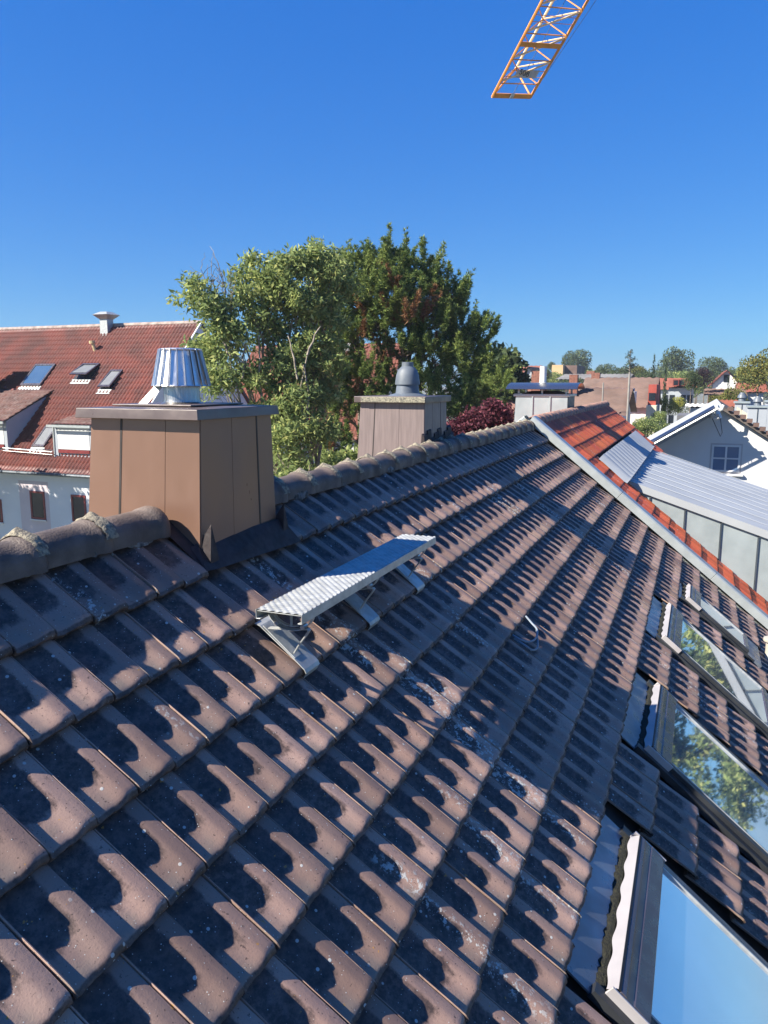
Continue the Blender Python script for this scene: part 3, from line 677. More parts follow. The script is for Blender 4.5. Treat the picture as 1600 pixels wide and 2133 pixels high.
# ---------------------------------------------------------------- orange terrace house next door
oh = empty('orange_roof_house'); tag(oh, 'next door house with bright orange tiled roof and zinc-clad dormer', 'house')
XO0, XO1, XD = 10.98, 21.8, 12.60
RO = lambda x, s, h=0.0: RF(x, s, h+.06)
ROb = lambda x, s, h=0.0: RBk(x, s, h+.06)
sp = []
for k in range(53):
    x = XO0+k*W
    for j in range(20):
        s = .42+C*j
        if x+W > XD+.02 and s > 1.30:
            if x < 19.9 or s > 3.5: continue
            # the slope ends on a raked verge
        if x+W > XO1: continue
        sp.append((x, s))
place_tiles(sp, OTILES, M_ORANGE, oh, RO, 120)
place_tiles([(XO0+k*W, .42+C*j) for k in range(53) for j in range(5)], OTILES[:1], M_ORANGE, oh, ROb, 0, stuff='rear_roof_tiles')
m = MB(); m.quad(RO(XO0, 7.3, -.08), RO(XO1, 7.3, -.08), RO(XO1, 0, -.08), RO(XO0, 0, -.08)); m.quad(ROb(XO0, 0, -.08), ROb(XO1, 0, -.08), ROb(XO1, 7.3, -.08), ROb(XO0, 7.3, -.08)); m.obj('roof_deck', M_DECK, oh)
m = MB(); m.box((XO0, -5.1, -9.6), (XO1-.1, 5.1, -4.7)); m.add([(XO1-.1, -5.1, -4.7), (XO1-.1, 5.1, -4.7), (XO1-.1, 0, -.15)], [(0, 1, 2)]); m.obj('wall', M_WALL, oh)
M_RIDGEO = simple('orange_ridge_clay', (.30, .16, .12), .8, 0, .3, 10, .6, 60, col2=(.13, .10, .085), island=.2)
rco = ridge_cap(9).mesh('ridge_tile', M_RIDGEO, True)
x = XO0-.02
while x < XO1-.3:
    o = link('ridge_tile', rco, oh); o.location = (x, random.gauss(0, .003), .012); x += .36
# zinc dormer
dm = MB(); top = [onx(px, py, XD) for px, py in ((1290, 991), (1305, 1000), (1430, 1045), (1580, 1100))]
yA, zA = top[1][1], top[1][2]; yB, zB = top[3][1], top[3][2]; msl = (zB-zA)/(yB-yA)
def ZD(y): return zA+msl*(y-yA)
y_top = (zA-msl*yA-.06/CA)/(SA/CA-msl)         # where the dormer roof meets the tiled slope
YE = -6.6
dorm = empty('dormer', (XD, yA, zA), oh); dorm['label'] = 'wide shed dormer clad in pale standing-seam zinc'
D0 = np.array([XD, yA, zA])
def D(m, name, mat, **k): m.v = [tuple(np.array(v)-D0) for v in m.v]; return m.obj(name, mat, dorm, **k)
XDE = 19.8
m = MB(); m.hexa([(XD-.06, YE, ZD(YE)-.05), (XDE, YE, ZD(YE)-.05), (XDE, y_top+.05, ZD(y_top)-.05), (XD-.06, y_top+.05, ZD(y_top)-.05), (XD-.06, YE, ZD(YE)), (XDE, YE, ZD(YE)), (XDE, y_top+.05, ZD(y_top)), (XD-.06, y_top+.05, ZD(y_top))]); D(m, 'dormer_roof', M_ZINCR)
for i in range(17):
    xa = XD-.35+i*.45
    m = MB(); V = []
    for s_, h_ in ((1.20, .03), (1.30, .035), (1.80, .02), (1.86, .03)):
        for k in range(5):
            a = k/4; V.append(tuple(RO(xa+.45*a, s_, h_+.11*math.sin(PI*a)-.004)))
    m.add(V, [(r*5+k, (r+1)*5+k, (r+1)*5+k+1, r*5+k+1) for r in range(3) for k in range(4)]); D(m, 'upstand_sheet', M_ZINCR, smooth=True)
nse = 10
for i in range(nse+1):
    xs_ = XD+.0+(XDE-XD)*i/nse
    m = MB(); m.hexa([(xs_-.012, YE, ZD(YE)), (xs_+.012, YE, ZD(YE)), (xs_+.012, y_top, ZD(y_top)), (xs_-.012, y_top, ZD(y_top)), (xs_-.007, YE, ZD(YE)+.008), (xs_+.007, YE, ZD(YE)+.008), (xs_+.007, y_top, ZD(y_top)+.008), (xs_-.007, y_top, ZD(y_top)+.008)]); D(m, 'standing_seam', M_ZINCR)
m = MB(); m.hexa([(XD-.064, YE, ZD(YE)-.12), (XD-.061, YE, ZD(YE)-.12), (XD-.061, y_top+.05, ZD(y_top)-.10), (XD-.064, y_top+.05, ZD(y_top)-.10), (XD-.064, YE, ZD(YE)+.03), (XD-.061, YE, ZD(YE)+.03), (XD-.061, y_top+.05, ZD(y_top)+.03), (XD-.064, y_top+.05, ZD(y_top)+.03)]); D(m, 'verge_trim', M_ZINCR)
ys = [y_top+.02, -1.27, -1.88, -2.49, -3.10, -3.71, -4.32, -4.93, -5.54, -6.15]
def ZR(y): return (y*SA+.045)/CA if False else (.06 - (-y)*SA)/CA
for a, b in zip(ys[:-1], ys[1:]):
    m = MB(); zb_ = lambda y: ZR(y)-.15
    m.hexa([(XD, b+.012, zb_(b)), (XD+.02, b+.012, zb_(b)), (XD+.02, a-.012, zb_(a)), (XD, a-.012, zb_(a)), (XD, b+.012, ZD(b)-.052), (XD+.02, b+.012, ZD(b)-.052), (XD+.02, a-.012, ZD(a)-.052), (XD, a-.012, ZD(a)-.052)]); D(m, 'wall_panel', M_ZINC)
    m = MB(); m.hexa([(XD-.030, b-.012, zb_(b)), (XD+.015, b-.012, zb_(b)), (XD+.015, b+.010, zb_(b)), (XD-.030, b+.010, zb_(b)), (XD-.030, b-.012, ZD(b)-.052), (XD+.015, b-.012, ZD(b)-.052), (XD+.015, b+.010, ZD(b)-.052), (XD-.030, b+.010, ZD(b)-.052)]); D(m, 'standing_seam', M_ZINCD)
m = MB(); m.hexa([(XD+.02, YE+.2, -6), (XDE-.05, YE+.2, -6), (XDE-.05, y_top-.05, -3), (XD+.02, y_top-.05, -3), (XD+.02, YE+.2, ZD(YE+.2)-.055), (XDE-.05, YE+.2, ZD(YE+.2)-.055), (XDE-.05, y_top-.05, ZD(y_top-.05)-.055), (XD+.02, y_top-.05, ZD(y_top-.05)-.055)]); D(m, 'dormer_body', M_ZINC)
# zinc chimney behind the ridge, with arched rain canopy
xz = 15.5; q = lambda px, py: onx(px, py, xz)
yn, yf = q(1184, 825)[1], q(1074, 825)[1]; zt3 = q(1130, 824)[2]
zc_ = MB(); zc_.hexa([(xz, yn, -1.5), (xz+.95, yn, -1.5), (xz+.95, yf+.07, -1.5), (xz, yf+.07, -1.5), (xz, yn, zt3), (xz+.95, yn, zt3), (xz+.95, yf, zt3), (xz, yf, zt3)])
zch = zc_.obj('chimney', M_ZINCD, oh, bevel=.004); zch['label'] = 'pale zinc-clad chimney under an arched metal rain canopy'
for a, b in ((0, .333), (.333, .667), (.667, 1)):
    ya, yb = yf+(yn-yf)*a, yf+(yn-yf)*b; m = MB(); sl = .07*(1-a); sl2 = .07*(1-b)
    m.hexa([(xz-.010, yb+.014, -1.5), (xz-.001, yb+.014, -1.5), (xz-.001, ya+sl-.014, -1.5), (xz-.010, ya+sl-.014, -1.5), (xz-.010, yb+.014, zt3-.02), (xz-.001, yb+.014, zt3-.02), (xz-.001, ya-.014, zt3-.02), (xz-.010, ya-.014, zt3-.02)]); m.obj('side_panel', M_ZINC, zch)
    if b < 1: m = MB(); m.box((xz-.035, yb-.012, -1.5), (xz-.001, yb+.012, zt3-.02)); m.obj('standing_seam', M_ZINC, zch)
m = MB(); m.box((xz-.04, yn-.04, zt3-.018), (xz+.99, yf+.04, zt3+.035)); m.obj('cap_plate', M_ZINC, zch, bevel=.006)
zcan = q(1130, 811)[2]; yL, yR = q(1057, 808)[1], q(1205, 808)[1]
m = MB(); n = 12; V = []
for i in range(n+1):
    a = PI*(.12+.76*i/n); xx = xz+.45-.62*math.cos(a)/math.cos(PI*.12); zz_ = zcan+.14*(math.sin(a)-math.sin(PI*.12))/(1-math.sin(PI*.12))
    for yy_ in (yL, yR):
        V += [(xx, yy_, zz_), (xx, yy_, zz_+.008)]
m.add(V, [f for i in range(n) for f in ((4*i, 4*i+4, 4*i+6, 4*i+2), (4*i+1, 4*i+3, 4*i+7, 4*i+5), (4*i, 4*i+1, 4*i+5, 4*i+4), (4*i+2, 4*i+6, 4*i+7, 4*i+3))]); m.obj('rain_canopy', M_STEEL2, zch, True)
for yy_ in (yf-.06, (yn+yf)/2, yn+.06):
    for xx in (xz+.06, xz+.85):
        m = MB(); m.box((xx-.015, yy_-.02, zt3+.035), (xx+.015, yy_+.02, zcan+.02)); m.obj('canopy_leg', M_GALV, zch)
m = MB(); frustum(m, (xz+.05, yn+.1), (xz+.9, yf-.1), (xz+.3, yn+.3), (xz+.7, yf-.3), zt3+.036, zt3+.10); m.obj('crown_slab', simple('dark_mortar', (.06, .058, .055), .9), zch)
yp = onx(1131, 800, xz+.45)[1]; zp1 = onx(1131, 763, xz+.45)[2]
m = MB(); m.lathe((xz+.45, yp, zcan+.11), [(.078, 0), (.078, zp1-zcan-.11), (.07, zp1-zcan-.11)], 24); m.obj('flue_pipe', M_WHITE, zch, True)
m = MB(); m.lathe((xz+.45, yp, zcan+.11), [(.11, 0), (.10, .03), (.08, .05)], 24); m.obj('flue_collar', M_GALV, zch, True)
#END_PART1

# ================================================================ trees
def leaf_cards(P, Dn, size, aspect, r, jit=.5, bend=True):
    """P (n,3) centres, Dn (n,3) rough outward direction; returns V, F of folded two-triangle leaves"""
    n = len(P); a = r.normal(0, 1, (n, 3)) + Dn*1.0; a /= np.linalg.norm(a, axis=1)[:, None]
    b = r.normal(0, 1, (n, 3)); b -= a*(a*b).sum(1)[:, None]; b /= np.linalg.norm(b, axis=1)[:, None]
    s = size*r.uniform(1-jit, 1+jit, n)[:, None]; c = np.cross(a, b)
    V = np.stack([P, P+a*s*.5+b*s*aspect*.5, P+a*s+c*s*.1, P+a*s*.5-b*s*aspect*.5], 1).reshape(-1, 3)
    i = np.arange(n)*4; F = np.stack([i, i+1, i+2, i+3], 1)
    return V, F
def branch(m, a, b, r0, r1, n=6, wob=.05, rr=None):
    rr = rr or random; a = np.array(a); b = np.array(b); L_ = np.linalg.norm(b-a); pts = []; K = 6
    for i in range(K):
        t = i/(K-1); p = a+(b-a)*t + np.array([rr.gauss(0, 1), rr.gauss(0, 1), rr.gauss(0, .5)])*wob*L_*math.sin(PI*t)*.6
        p[2] += .08*L_*math.sin(PI*t); pts.append(p)
    m.tube(pts, [r0+(r1-r0)*i/(K-1) for i in range(K)], n); return pts
def broadleaf(name, label, cat, base, lobes, leaf, bark, seed, nleaf=9000, size=.16, aspect=.45, trunk_r=.2, group=None, clump=.45, fill=.35, trunks=1, sprays=True):
    """lobes: (centre, radius (rx,ry,rz)); leaves sit in small clumps over and inside every lobe"""
    r = np.random.default_rng(seed); rr = random.Random(seed)
    root = empty(name, base); tag(root, label, cat, group); base = np.array(base, float)
    tot = sum(np.prod(l[1])**(2/3) for l in lobes); VV, FF = [], []; nb = 0; wood = MB()
    cen = np.mean([l[0] for l in lobes], 0); top = max(l[0][2] for l in lobes)
    fork = [base*[1, 1, 0]+np.array([rr.gauss(0, .3), rr.gauss(0, .3), base[2]+(cen[2]-base[2])*rr.uniform(.35, .6)]) for _ in range(trunks)]
    for f_ in fork:
        branch(wood, base-base, f_-base, trunk_r, trunk_r*.6, 9, .03, rr)
    for li, (c, rad) in enumerate(lobes):
        c = np.array(c); rad = np.array(rad if hasattr(rad, '__len__') else (rad,)*3)
        f_ = min(fork, key=lambda q: np.linalg.norm(q-c)); br = branch(wood, f_-base, c-base, trunk_r*.42, trunk_r*.12, 6, .08, rr)
        nl = int(nleaf*(np.prod(rad)**(2/3))/tot); nc = max(4, int(nl/70))
        d = r.normal(0, 1, (nc, 3)); d /= np.linalg.norm(d, axis=1)[:, None]; d[:, 2] = np.where(d[:, 2] < -.5, -d[:, 2], d[:, 2])
        k = np.where(r.random(nc) < fill, r.uniform(.2, .8, nc), r.uniform(.82, 1.08, nc))
        cc_ = c + d*rad*k[:, None]
        for j in range(nc):
            if j % 3 == 0: branch(wood, br[3+(j//3) % 3], cc_[j]-base, trunk_r*.09, trunk_r*.02, 4, .1, rr)
            m_ = 70; cs = clump*r.uniform(.6, 1.3); q = r.normal(0, 1, (m_, 3)); q /= np.linalg.norm(q, axis=1)[:, None]; q *= (r.random(m_)**.45)[:, None]
            P = cc_[j] + q*cs*np.array([1, 1, .75])
            V, F = leaf_cards(P-base, q*.6+np.array([0, 0, -.25]), size, aspect, r); VV.append(V); FF.append(F+nb); nb += len(V)
    wood.obj('trunk', bark, root, True)
    link('crown', fast_mesh('crown', np.concatenate(VV), np.concatenate(FF), leaf), root)
    return root
def pine(name, label, base, lobes, leaf, leaf2, bark, seed, ntuft=9000, ln=.24, group=None, trunk_r=.22):
    r = np.random.default_rng(seed); rr = random.Random(seed); root = empty(name, base); tag(root, label, 'tree', group); base = np.array(base, float)
    wood = MB(); tot = sum(np.prod(l[1])**(2/3) for l in lobes); out = {0: [], 1: []}
    xs = sorted(lobes, key=lambda l: l[0][2]); apex = max(l[0][2] for l in lobes)
    trunks = []
    cenx = np.mean([l[0] for l in lobes], 0)
    for k in range(4):
        tp = np.array([cenx[0]+rr.gauss(0, .4), cenx[1]+(k-1.2)*.75+rr.gauss(0, .2), apex-1.6-abs(k-1.8)*.9]); bs = base+np.array([rr.gauss(0, .3), (k-1.2)*.6, 0])
        trunks.append((bs, tp)); branch(wood, bs-base, tp-base, trunk_r, .05, 8, .015, rr)
    for c, rad, brown in lobes:
        c = np.array(c); rad = np.array(rad if hasattr(rad, '__len__') else (rad,)*3)
        bs, tp = min(trunks, key=lambda q: np.linalg.norm((q[0]+(q[1]-q[0])*np.clip((c[2]-.8-q[0][2])/(q[1][2]-q[0][2]), 0, .95))-c))
        at_ = bs+(tp-bs)*np.clip((c[2]-1.0-bs[2])/(tp[2]-bs[2]), .2, .95); br = branch(wood, at_-base, c-base, .07, .025, 5, .06, rr)
        nt_ = int(ntuft*(np.prod(rad)**(2/3))/tot); nc = max(5, int(nt_/26))
        d = r.normal(0, 1, (nc, 3)); d /= np.linalg.norm(d, axis=1)[:, None]; d[:, 2] = np.abs(d[:, 2])*np.where(r.random(nc) < .72, 1, -.6)
        cc_ = c + d*rad*r.uniform(.50, 1.16, nc)[:, None]
        for j in range(nc):
            if j % 2 == 0: branch(wood, br[2+j % 4], cc_[j]-base, .018, .006, 3, .1, rr)
            # a candle: a plump upright brush of needles
            ax = nrm(d[j]*.55+np.array([0, 0, .9])+r.normal(0, .15, 3)); hgt = r.uniform(.30, .70)+.32*(r.random() < .28); nn = 34
            tt = r.random(nn)**.8; P = cc_[j]+np.outer(tt*hgt, ax)+r.normal(0, .035, (nn, 3))
            # needles: bunches of thin blades around each point
            m_ = 8; P = np.repeat(P, m_, 0); tt2 = np.repeat(tt, m_); n = len(P)
            dirs = r.normal(0, 1, (n, 3)); dirs /= np.linalg.norm(dirs, axis=1)[:, None]; dirs = dirs*.95+ax*(.35+.65*tt2[:, None]); dirs /= np.linalg.norm(dirs, axis=1)[:, None]
            sd = r.normal(0, 1, (n, 3)); sd -= dirs*(dirs*sd).sum(1)[:, None]; sd /= np.linalg.norm(sd, axis=1)[:, None]
            l_ = (ln*(1-.4*tt2)*r.uniform(.6, 1.1, n))[:, None]; wd = .010+.007*r.random(n)[:, None]
            V = np.stack([P-sd*wd, P+sd*wd, P+dirs*l_], 1).reshape(-1, 3)
            out[1 if brown and r.random() < brown else 0].append(V-base)
    wood.obj('trunk', bark, root, True)
    for k, mt in ((0, leaf), (1, leaf2)):
        if out[k]:
            V = np.concatenate(out[k]); F = np.arange(len(V)).reshape(-1, 3); link('crown' if k == 0 else 'dry_twigs', fast_mesh('crown', V, F, mt), root)
    return root
def LB(px, py, d, rp, q=1.0, dy=None):
    """a lobe centred where the camera sees (px,py) at level distance d, radius rp in photo pixels"""
    P = at(px, py, d); r = rp*d/FPX; return (P, (r*1.0, r*1.0, r*q))
GZ_ = -9.6
# ash in front of the pines, many thin stems
ashL = [LB(*a) for a in [(405, 612, 21, 36, .7), (445, 655, 21, 40, .8), (478, 715, 21, 44), (425, 745, 21.5, 50, .6), (500, 590, 22, 18, 1.6), (520, 560, 22, 20, 1.2), (525, 640, 21.5, 36, 1.2), (560, 600, 22, 40, 1.0), (595, 560, 22, 38, .9), (640, 560, 22.5, 42, .9), (680, 585, 23, 42, 1), (610, 640, 22, 50, 1), (665, 660, 22.5, 52, 1), (690, 550, 23.5, 24, .8), (650, 530, 23, 22, .8), (700, 610, 23.5, 34, 1), (560, 700, 22, 42, 1), (530, 800, 21, 46, .8), (600, 770, 21.5, 52, .9), (655, 750, 22, 55, 1), (470, 800, 20.5, 42, .8), (620, 850, 21, 50, .9), (600, 930, 20, 52, .9), (655, 900, 20.5, 38, .8), (570, 870, 20.5, 40, .8), (615, 985, 19.5, 40, .6), (660, 820, 22, 45, 1)]]
b = at(610, 900, 21.5)
ash = broadleaf('ash_tree', 'loose pale green ash tree with thin light stems left of the tall pines', 'tree', (b[0], b[1], GZ_), ashL, M_LEAF, M_BARKL, 3, nleaf=40000, size=.145, aspect=.36, trunk_r=.15, clump=.33, fill=.36, trunks=5)
# bare twigs above the ash
tw = MB(); rr = random.Random(5)
for (px, py), (qx, qy) in [((470, 700), (440, 565)), ((472, 680), (458, 560)), ((470, 690), (415, 590)), ((480, 700), (478, 575)), ((474, 650), (455, 548)), ((465, 640), (432, 575)), ((477, 690), (463, 592)), ((480, 650), (488, 600)), ((455, 640), (418, 560)), ((478, 710), (470, 580))]:
    p = branch(tw, at(px, py, 21.2)-np.array([b[0], b[1], GZ_]), at(qx, qy, 21.2)-np.array([b[0], b[1], GZ_]), .022, .006, 4, .06, rr)
    for k in range(2, 6):
        e = p[k]+np.array([rr.gauss(0, .15), rr.gauss(0, .18), .22+rr.random()*.25]); branch(tw, p[k], e, .010, .004, 3, .1, rr)
for (px, py), (qx, qy) in [((640, 900), (640, 740)), ((640, 740), (668, 680)), ((625, 900), (632, 760)), ((545, 860), (538, 700)), ((505, 870), (475, 720)), ((475, 740), (440, 660)), ((505, 790), (515, 690)), ((605, 905), (610, 810)), ((620, 790), (600, 700)), ((555, 800), (530, 775))]:
    branch(tw, at(px, py, 20.6)-np.array([b[0], b[1], GZ_]), at(qx, qy, 20.9)-np.array([b[0], b[1], GZ_]), .036, .016, 6, .04, rr)
tw.obj('bare_branches', M_BARKL, ash, True)
# the tall pines
PL = [(735, 545, 27, 42, .9, 0), (700, 575, 27, 40, .9, 0), (785, 525, 27, 34, 1, 0), (830, 540, 27, 44, 1, 0), (865, 560, 27.5, 34, 1.1, 0), (760, 600, 26, 50, .8, .05), (820, 610, 26, 52, .8, .1), (880, 620, 27, 48, .9, .05), (925, 600, 27.5, 40, .8, 0), (950, 625, 27.5, 36, .8, 0), (720, 650, 26, 48, .8, .0), (785, 680, 26, 52, .7, .06), (850, 655, 25.6, 40, .7, .30), (905, 680, 26.5, 50, .8, .05), (955, 700, 27, 46, .8, 0), (1000, 705, 27, 30, .9, 0), (990, 740, 27, 38, .8, 0), (740, 720, 26, 50, .7, .1), (840, 735, 26, 52, .6, .12), (910, 750, 26, 52, .7, .05), (960, 780, 26, 46, .7, 0), (1005, 790, 26.5, 40, .7, 0), (700, 790, 26, 46, .7, .05), (770, 790, 25.6, 44, .6, .05), (800, 850, 25.6, 40, .6, .05), (765, 850, 26, 40, .6, .05), (715, 530, 27, 26, .9, 0), (690, 600, 26, 30, .9, 0), (850, 800, 26, 40, .6, 0), (690, 730, 26.5, 44, .8, 0), (720, 860, 26, 50, .6, .15), (900, 810, 25.5, 46, .5, 0), (950, 845, 24.5, 40, .5, 0), (1000, 845, 24.5, 42, .5, 0), (1035, 815, 25, 30, .6, 0), (965, 880, 24, 40, .5, 0), (700, 930, 25, 44, .6, .2), (735, 920, 25, 30, .6, .1), (900, 860, 24.5, 30, .5, 0), (925, 560, 27.5, 16, 1.2, 0), (885, 520, 27.5, 18, 1.4, 0), (812, 500, 27, 14, 1.4, 0), (795, 510, 27, 14, 1.2, 0)]
b = at(800, 900, 27)
pine('pine_tree', 'tall broad dark green pine group rising behind the smaller chimney', (b[0], b[1], GZ_), [(*LB(px, py, d, r_, q_), br_) for px, py, d, r_, q_, br_ in [(p_[0], p_[1]+42*min(1, max(0, (680-p_[1])/130)), *p_[2:]) for p_ in PL]], M_PINE, M_PINEB, M_BARK, 11, ntuft=29000, ln=.20, trunk_r=.24)
b = at(1045, 850, 44)
broadleaf('leafy_tree', 'rounded green tree behind the pines at the left of the zinc chimney', 'tree', (b[0], b[1], GZ_), [LB(*a) for a in [(1045, 765, 44, 28, .9), (1020, 790, 44, 30, 1), (1060, 800, 44, 22, 1), (1035, 825, 43, 26, 1), (1000, 800, 44, 25, 1)]], M_LFAR, M_BARK, 21, nleaf=8000, size=.32, aspect=.7, clump=.7, fill=.2)
b = at(1005, 900, 20)
broadleaf('plum_tree', 'dark red leaved plum tree just behind the ridge of the brown roof', 'tree', (b[0], b[1], GZ_), [LB(*a) for a in [(1000, 885, 20, 34, .9), (1030, 865, 20, 24, 1), (960, 895, 20, 26, .8), (1045, 900, 20, 22, 1), (985, 920, 20, 40, .7), (1055, 870, 21, 12, 1.3)]], M_PLUM, M_BARK, 22, nleaf=12000, size=.10, aspect=.5, clump=.22, fill=.3, trunk_r=.09)
b = at(640, 960, 24)
broadleaf('garden_shrub', 'dense green bushes in the yard beneath the ash tree', 'shrub', (b[0], b[1], GZ_), [LB(*a) for a in [(600, 1010, 24, 60, .6), (690, 980, 24, 50, .6), (520, 960, 26, 50, .6), (740, 960, 24, 30, .6)]], M_LEAF, M_BARK, 23, nleaf=9000, size=.18, clump=.5, fill=.2)

# ================================================================ building with the red roof, left
def roof_rows(m, P00, P01, P10, P11, rows, cols, amp, step, seg=4):
    """interlocking tiles as real relief: P0* along the lower edge, P1* along the upper one"""
    P00, P01, P10, P11 = map(np.array, (P00, P01, P10, P11)); nn = nrm(np.cross(P01-P00, P10-P00)); nn = nn if nn[2] > 0 else -nn
    us = np.linspace(0, 1, cols*seg+1); ph = np.arange(cols*seg+1) % seg
    prf = np.array([0, .55, 1.0, .75])[ph % 4]*amp if seg == 4 else np.array([0, 1.0])[ph % 2]*amp
    V = []; F = []; r = np.random.default_rng(rows*cols)
    n = len(us)
    for j in range(rows):
        jx = r.normal(0, .0, n)
        for t, h0 in ((j/rows-.0, step), ((j+1)/rows, 0)):
            A = P00+(P10-P00)*t; B = P01+(P11-P01)*t
            V.append(A[None]+(B-A)[None]*us[:, None]+nn[None]*(prf+h0)[:, None])
        b = (2*j)*n; i = np.arange(n-1); F.append(np.stack([b+i, b+i+1, b+n+i+1, b+n+i], 1))
        if j: F.append(np.stack([b-n+i, b-n+i+1, b+i+1, b+i], 1))
    return np.concatenate(V), np.concatenate(F)
def tiled_slope(name, parent, mat, *a, **k):
    V, F = roof_rows(None, *a, **k); me = fast_mesh(name, V-np.array(parent.location), F, mat); o = link(name, me, parent); o['kind'] = 'stuff'; return o
XE, XR, ZE, ZRr = 24.5, 31.5, -3.12, 3.62
YR, YL = 21.3, 42.0
ba = empty('red_roof_building', (XE, 30, -9.6)); tag(ba, 'long white building with red tiled roof, dormers and roof windows on the left', 'building')
OA = np.array(ba.location)
def A(m, name, mat, parent=None, **k):
    m.v = [tuple(np.array(v)-OA) for v in m.v]; return m.obj(name, mat, parent or ba, **k)
tiled_slope('roof_tiles', ba, M_REDT, (XE-.35, YL, ZE-.34), (XE-.35, YR-.05, ZE-.34), (XR, YL, ZRr), (XR, YR-.05, ZRr), 28, 98, .065, .05)
sl = (ZRr-ZE)/(XR-XE)
m = MB(); m.box((XE, YR, -9.6), (XR*2-XE, YL, ZE-.1)); m.add([(XE, YR, ZE-.1), (2*XR-XE, YR, ZE-.1), (XR, YR, ZRr-.08), (XE, YR+.3, ZE-.1), (2*XR-XE, YR+.3, ZE-.1), (XR, YR+.3, ZRr-.08)], [(0, 1, 2), (3, 5, 4)]); A(m, 'wall', M_WALLA)
m = MB(); m.hexa([(XR, YR-.06, ZRr-.12), (2*XR-XE+.4, YR-.06, ZE-.5), (2*XR-XE+.4, YL, ZE-.5), (XR, YL, ZRr-.12), (XR, YR-.06, ZRr), (2*XR-XE+.4, YR-.06, ZE-.35), (2*XR-XE+.4, YL, ZE-.35), (XR, YL, ZRr)]); A(m, 'rear_slope', M_REDT)
m = MB(); m.tube([(XR, YL, ZRr+.02), (XR, YR-.06, ZRr+.02)], .13, 8); A(m, 'ridge', simple('pale_ridge_far', (.34, .26, .22), .8, 0, .3, 3), smooth=True)
m = MB(); m.hexa([(XE-.38, YR-.12, ZE-.42), (XE-.38, YR-.04, ZE-.42), (XR, YR-.04, ZRr-.05), (XR, YR-.12, ZRr-.05), (XE-.38, YR-.12, ZE-.24), (XE-.38, YR-.04, ZE-.24), (XR, YR-.04, ZRr+.12), (XR, YR-.12, ZRr+.12)]); A(m, 'verge_board', M_WHITE)
m = MB(); m.hexa([(2*XR-XE+.38, YR-.12, ZE-.42), (2*XR-XE+.38, YR-.04, ZE-.42), (XR, YR-.04, ZRr-.05), (XR, YR-.12, ZRr-.05), (2*XR-XE+.38, YR-.12, ZE-.24), (2*XR-XE+.38, YR-.04, ZE-.24), (XR, YR-.04, ZRr+.12), (XR, YR-.12, ZRr+.12)]); A(m, 'verge_board', M_ZINCD)
m = MB(); m.tube([(XE-.42, YL, ZE-.36), (XE-.42, YR, ZE-.36)], .075, 8); A(m, 'gutter', M_ZINCD, smooth=True)
def win_A(px0, py0, px1, py1, sill=True):
    a = onx(px0, py0, XE); b_ = onx(px1, py1, XE); y0, y1 = a[1], b_[1]; z1, z0 = a[2], b_[2]
    m = MB(); m.box((XE-.006, min(y0, y1), z0), (XE+.02, max(y0, y1), z1)); w = A(m, 'window', M_DKWOOD)
    yl, yr = max(y0, y1), min(y0, y1)
    m = MB(); m.box((XE-.012, yr+.09, z0+.10), (XE-.006, yl-.09, z1-.08)); A(m, 'pane', M_GLASSD, w)
    for a0, a1, b0, b1 in ((yr, yr+.10, z0, z1), (yl-.10, yl, z0, z1), (yr+.1, yl-.1, z1-.09, z1), (yr+.1, yl-.1, z0, z0+.10)):
        m = MB(); m.box((XE-.035, a0, b0), (XE-.006, a1, b1)); A(m, 'frame', M_DKWOOD, w)
    m = MB(); m.box((XE-.09, yr-.05, z0-.06), (XE-.006, yl+.05, z0-.005)); A(m, 'sill', M_WHITE, w)
for q_ in ((62, 1022, 97, 1083), (148, 1030, 182, 1088), (-24, 1038, 7, 1088), (-130, 1040, -96, 1098)): win_A(*q_)
a = onx(38, 1000, XE); b_ = onx(108, 1120, XE); m = MB(); m.box((XE-.005, b_[1], -9.5), (XE, a[1], a[2])); A(m, 'render_panel', M_PINK)
m = MB(); m.box((XE-.005, 19.5+2, -9.5), (XE-.001, 21.4, ZE-.5))
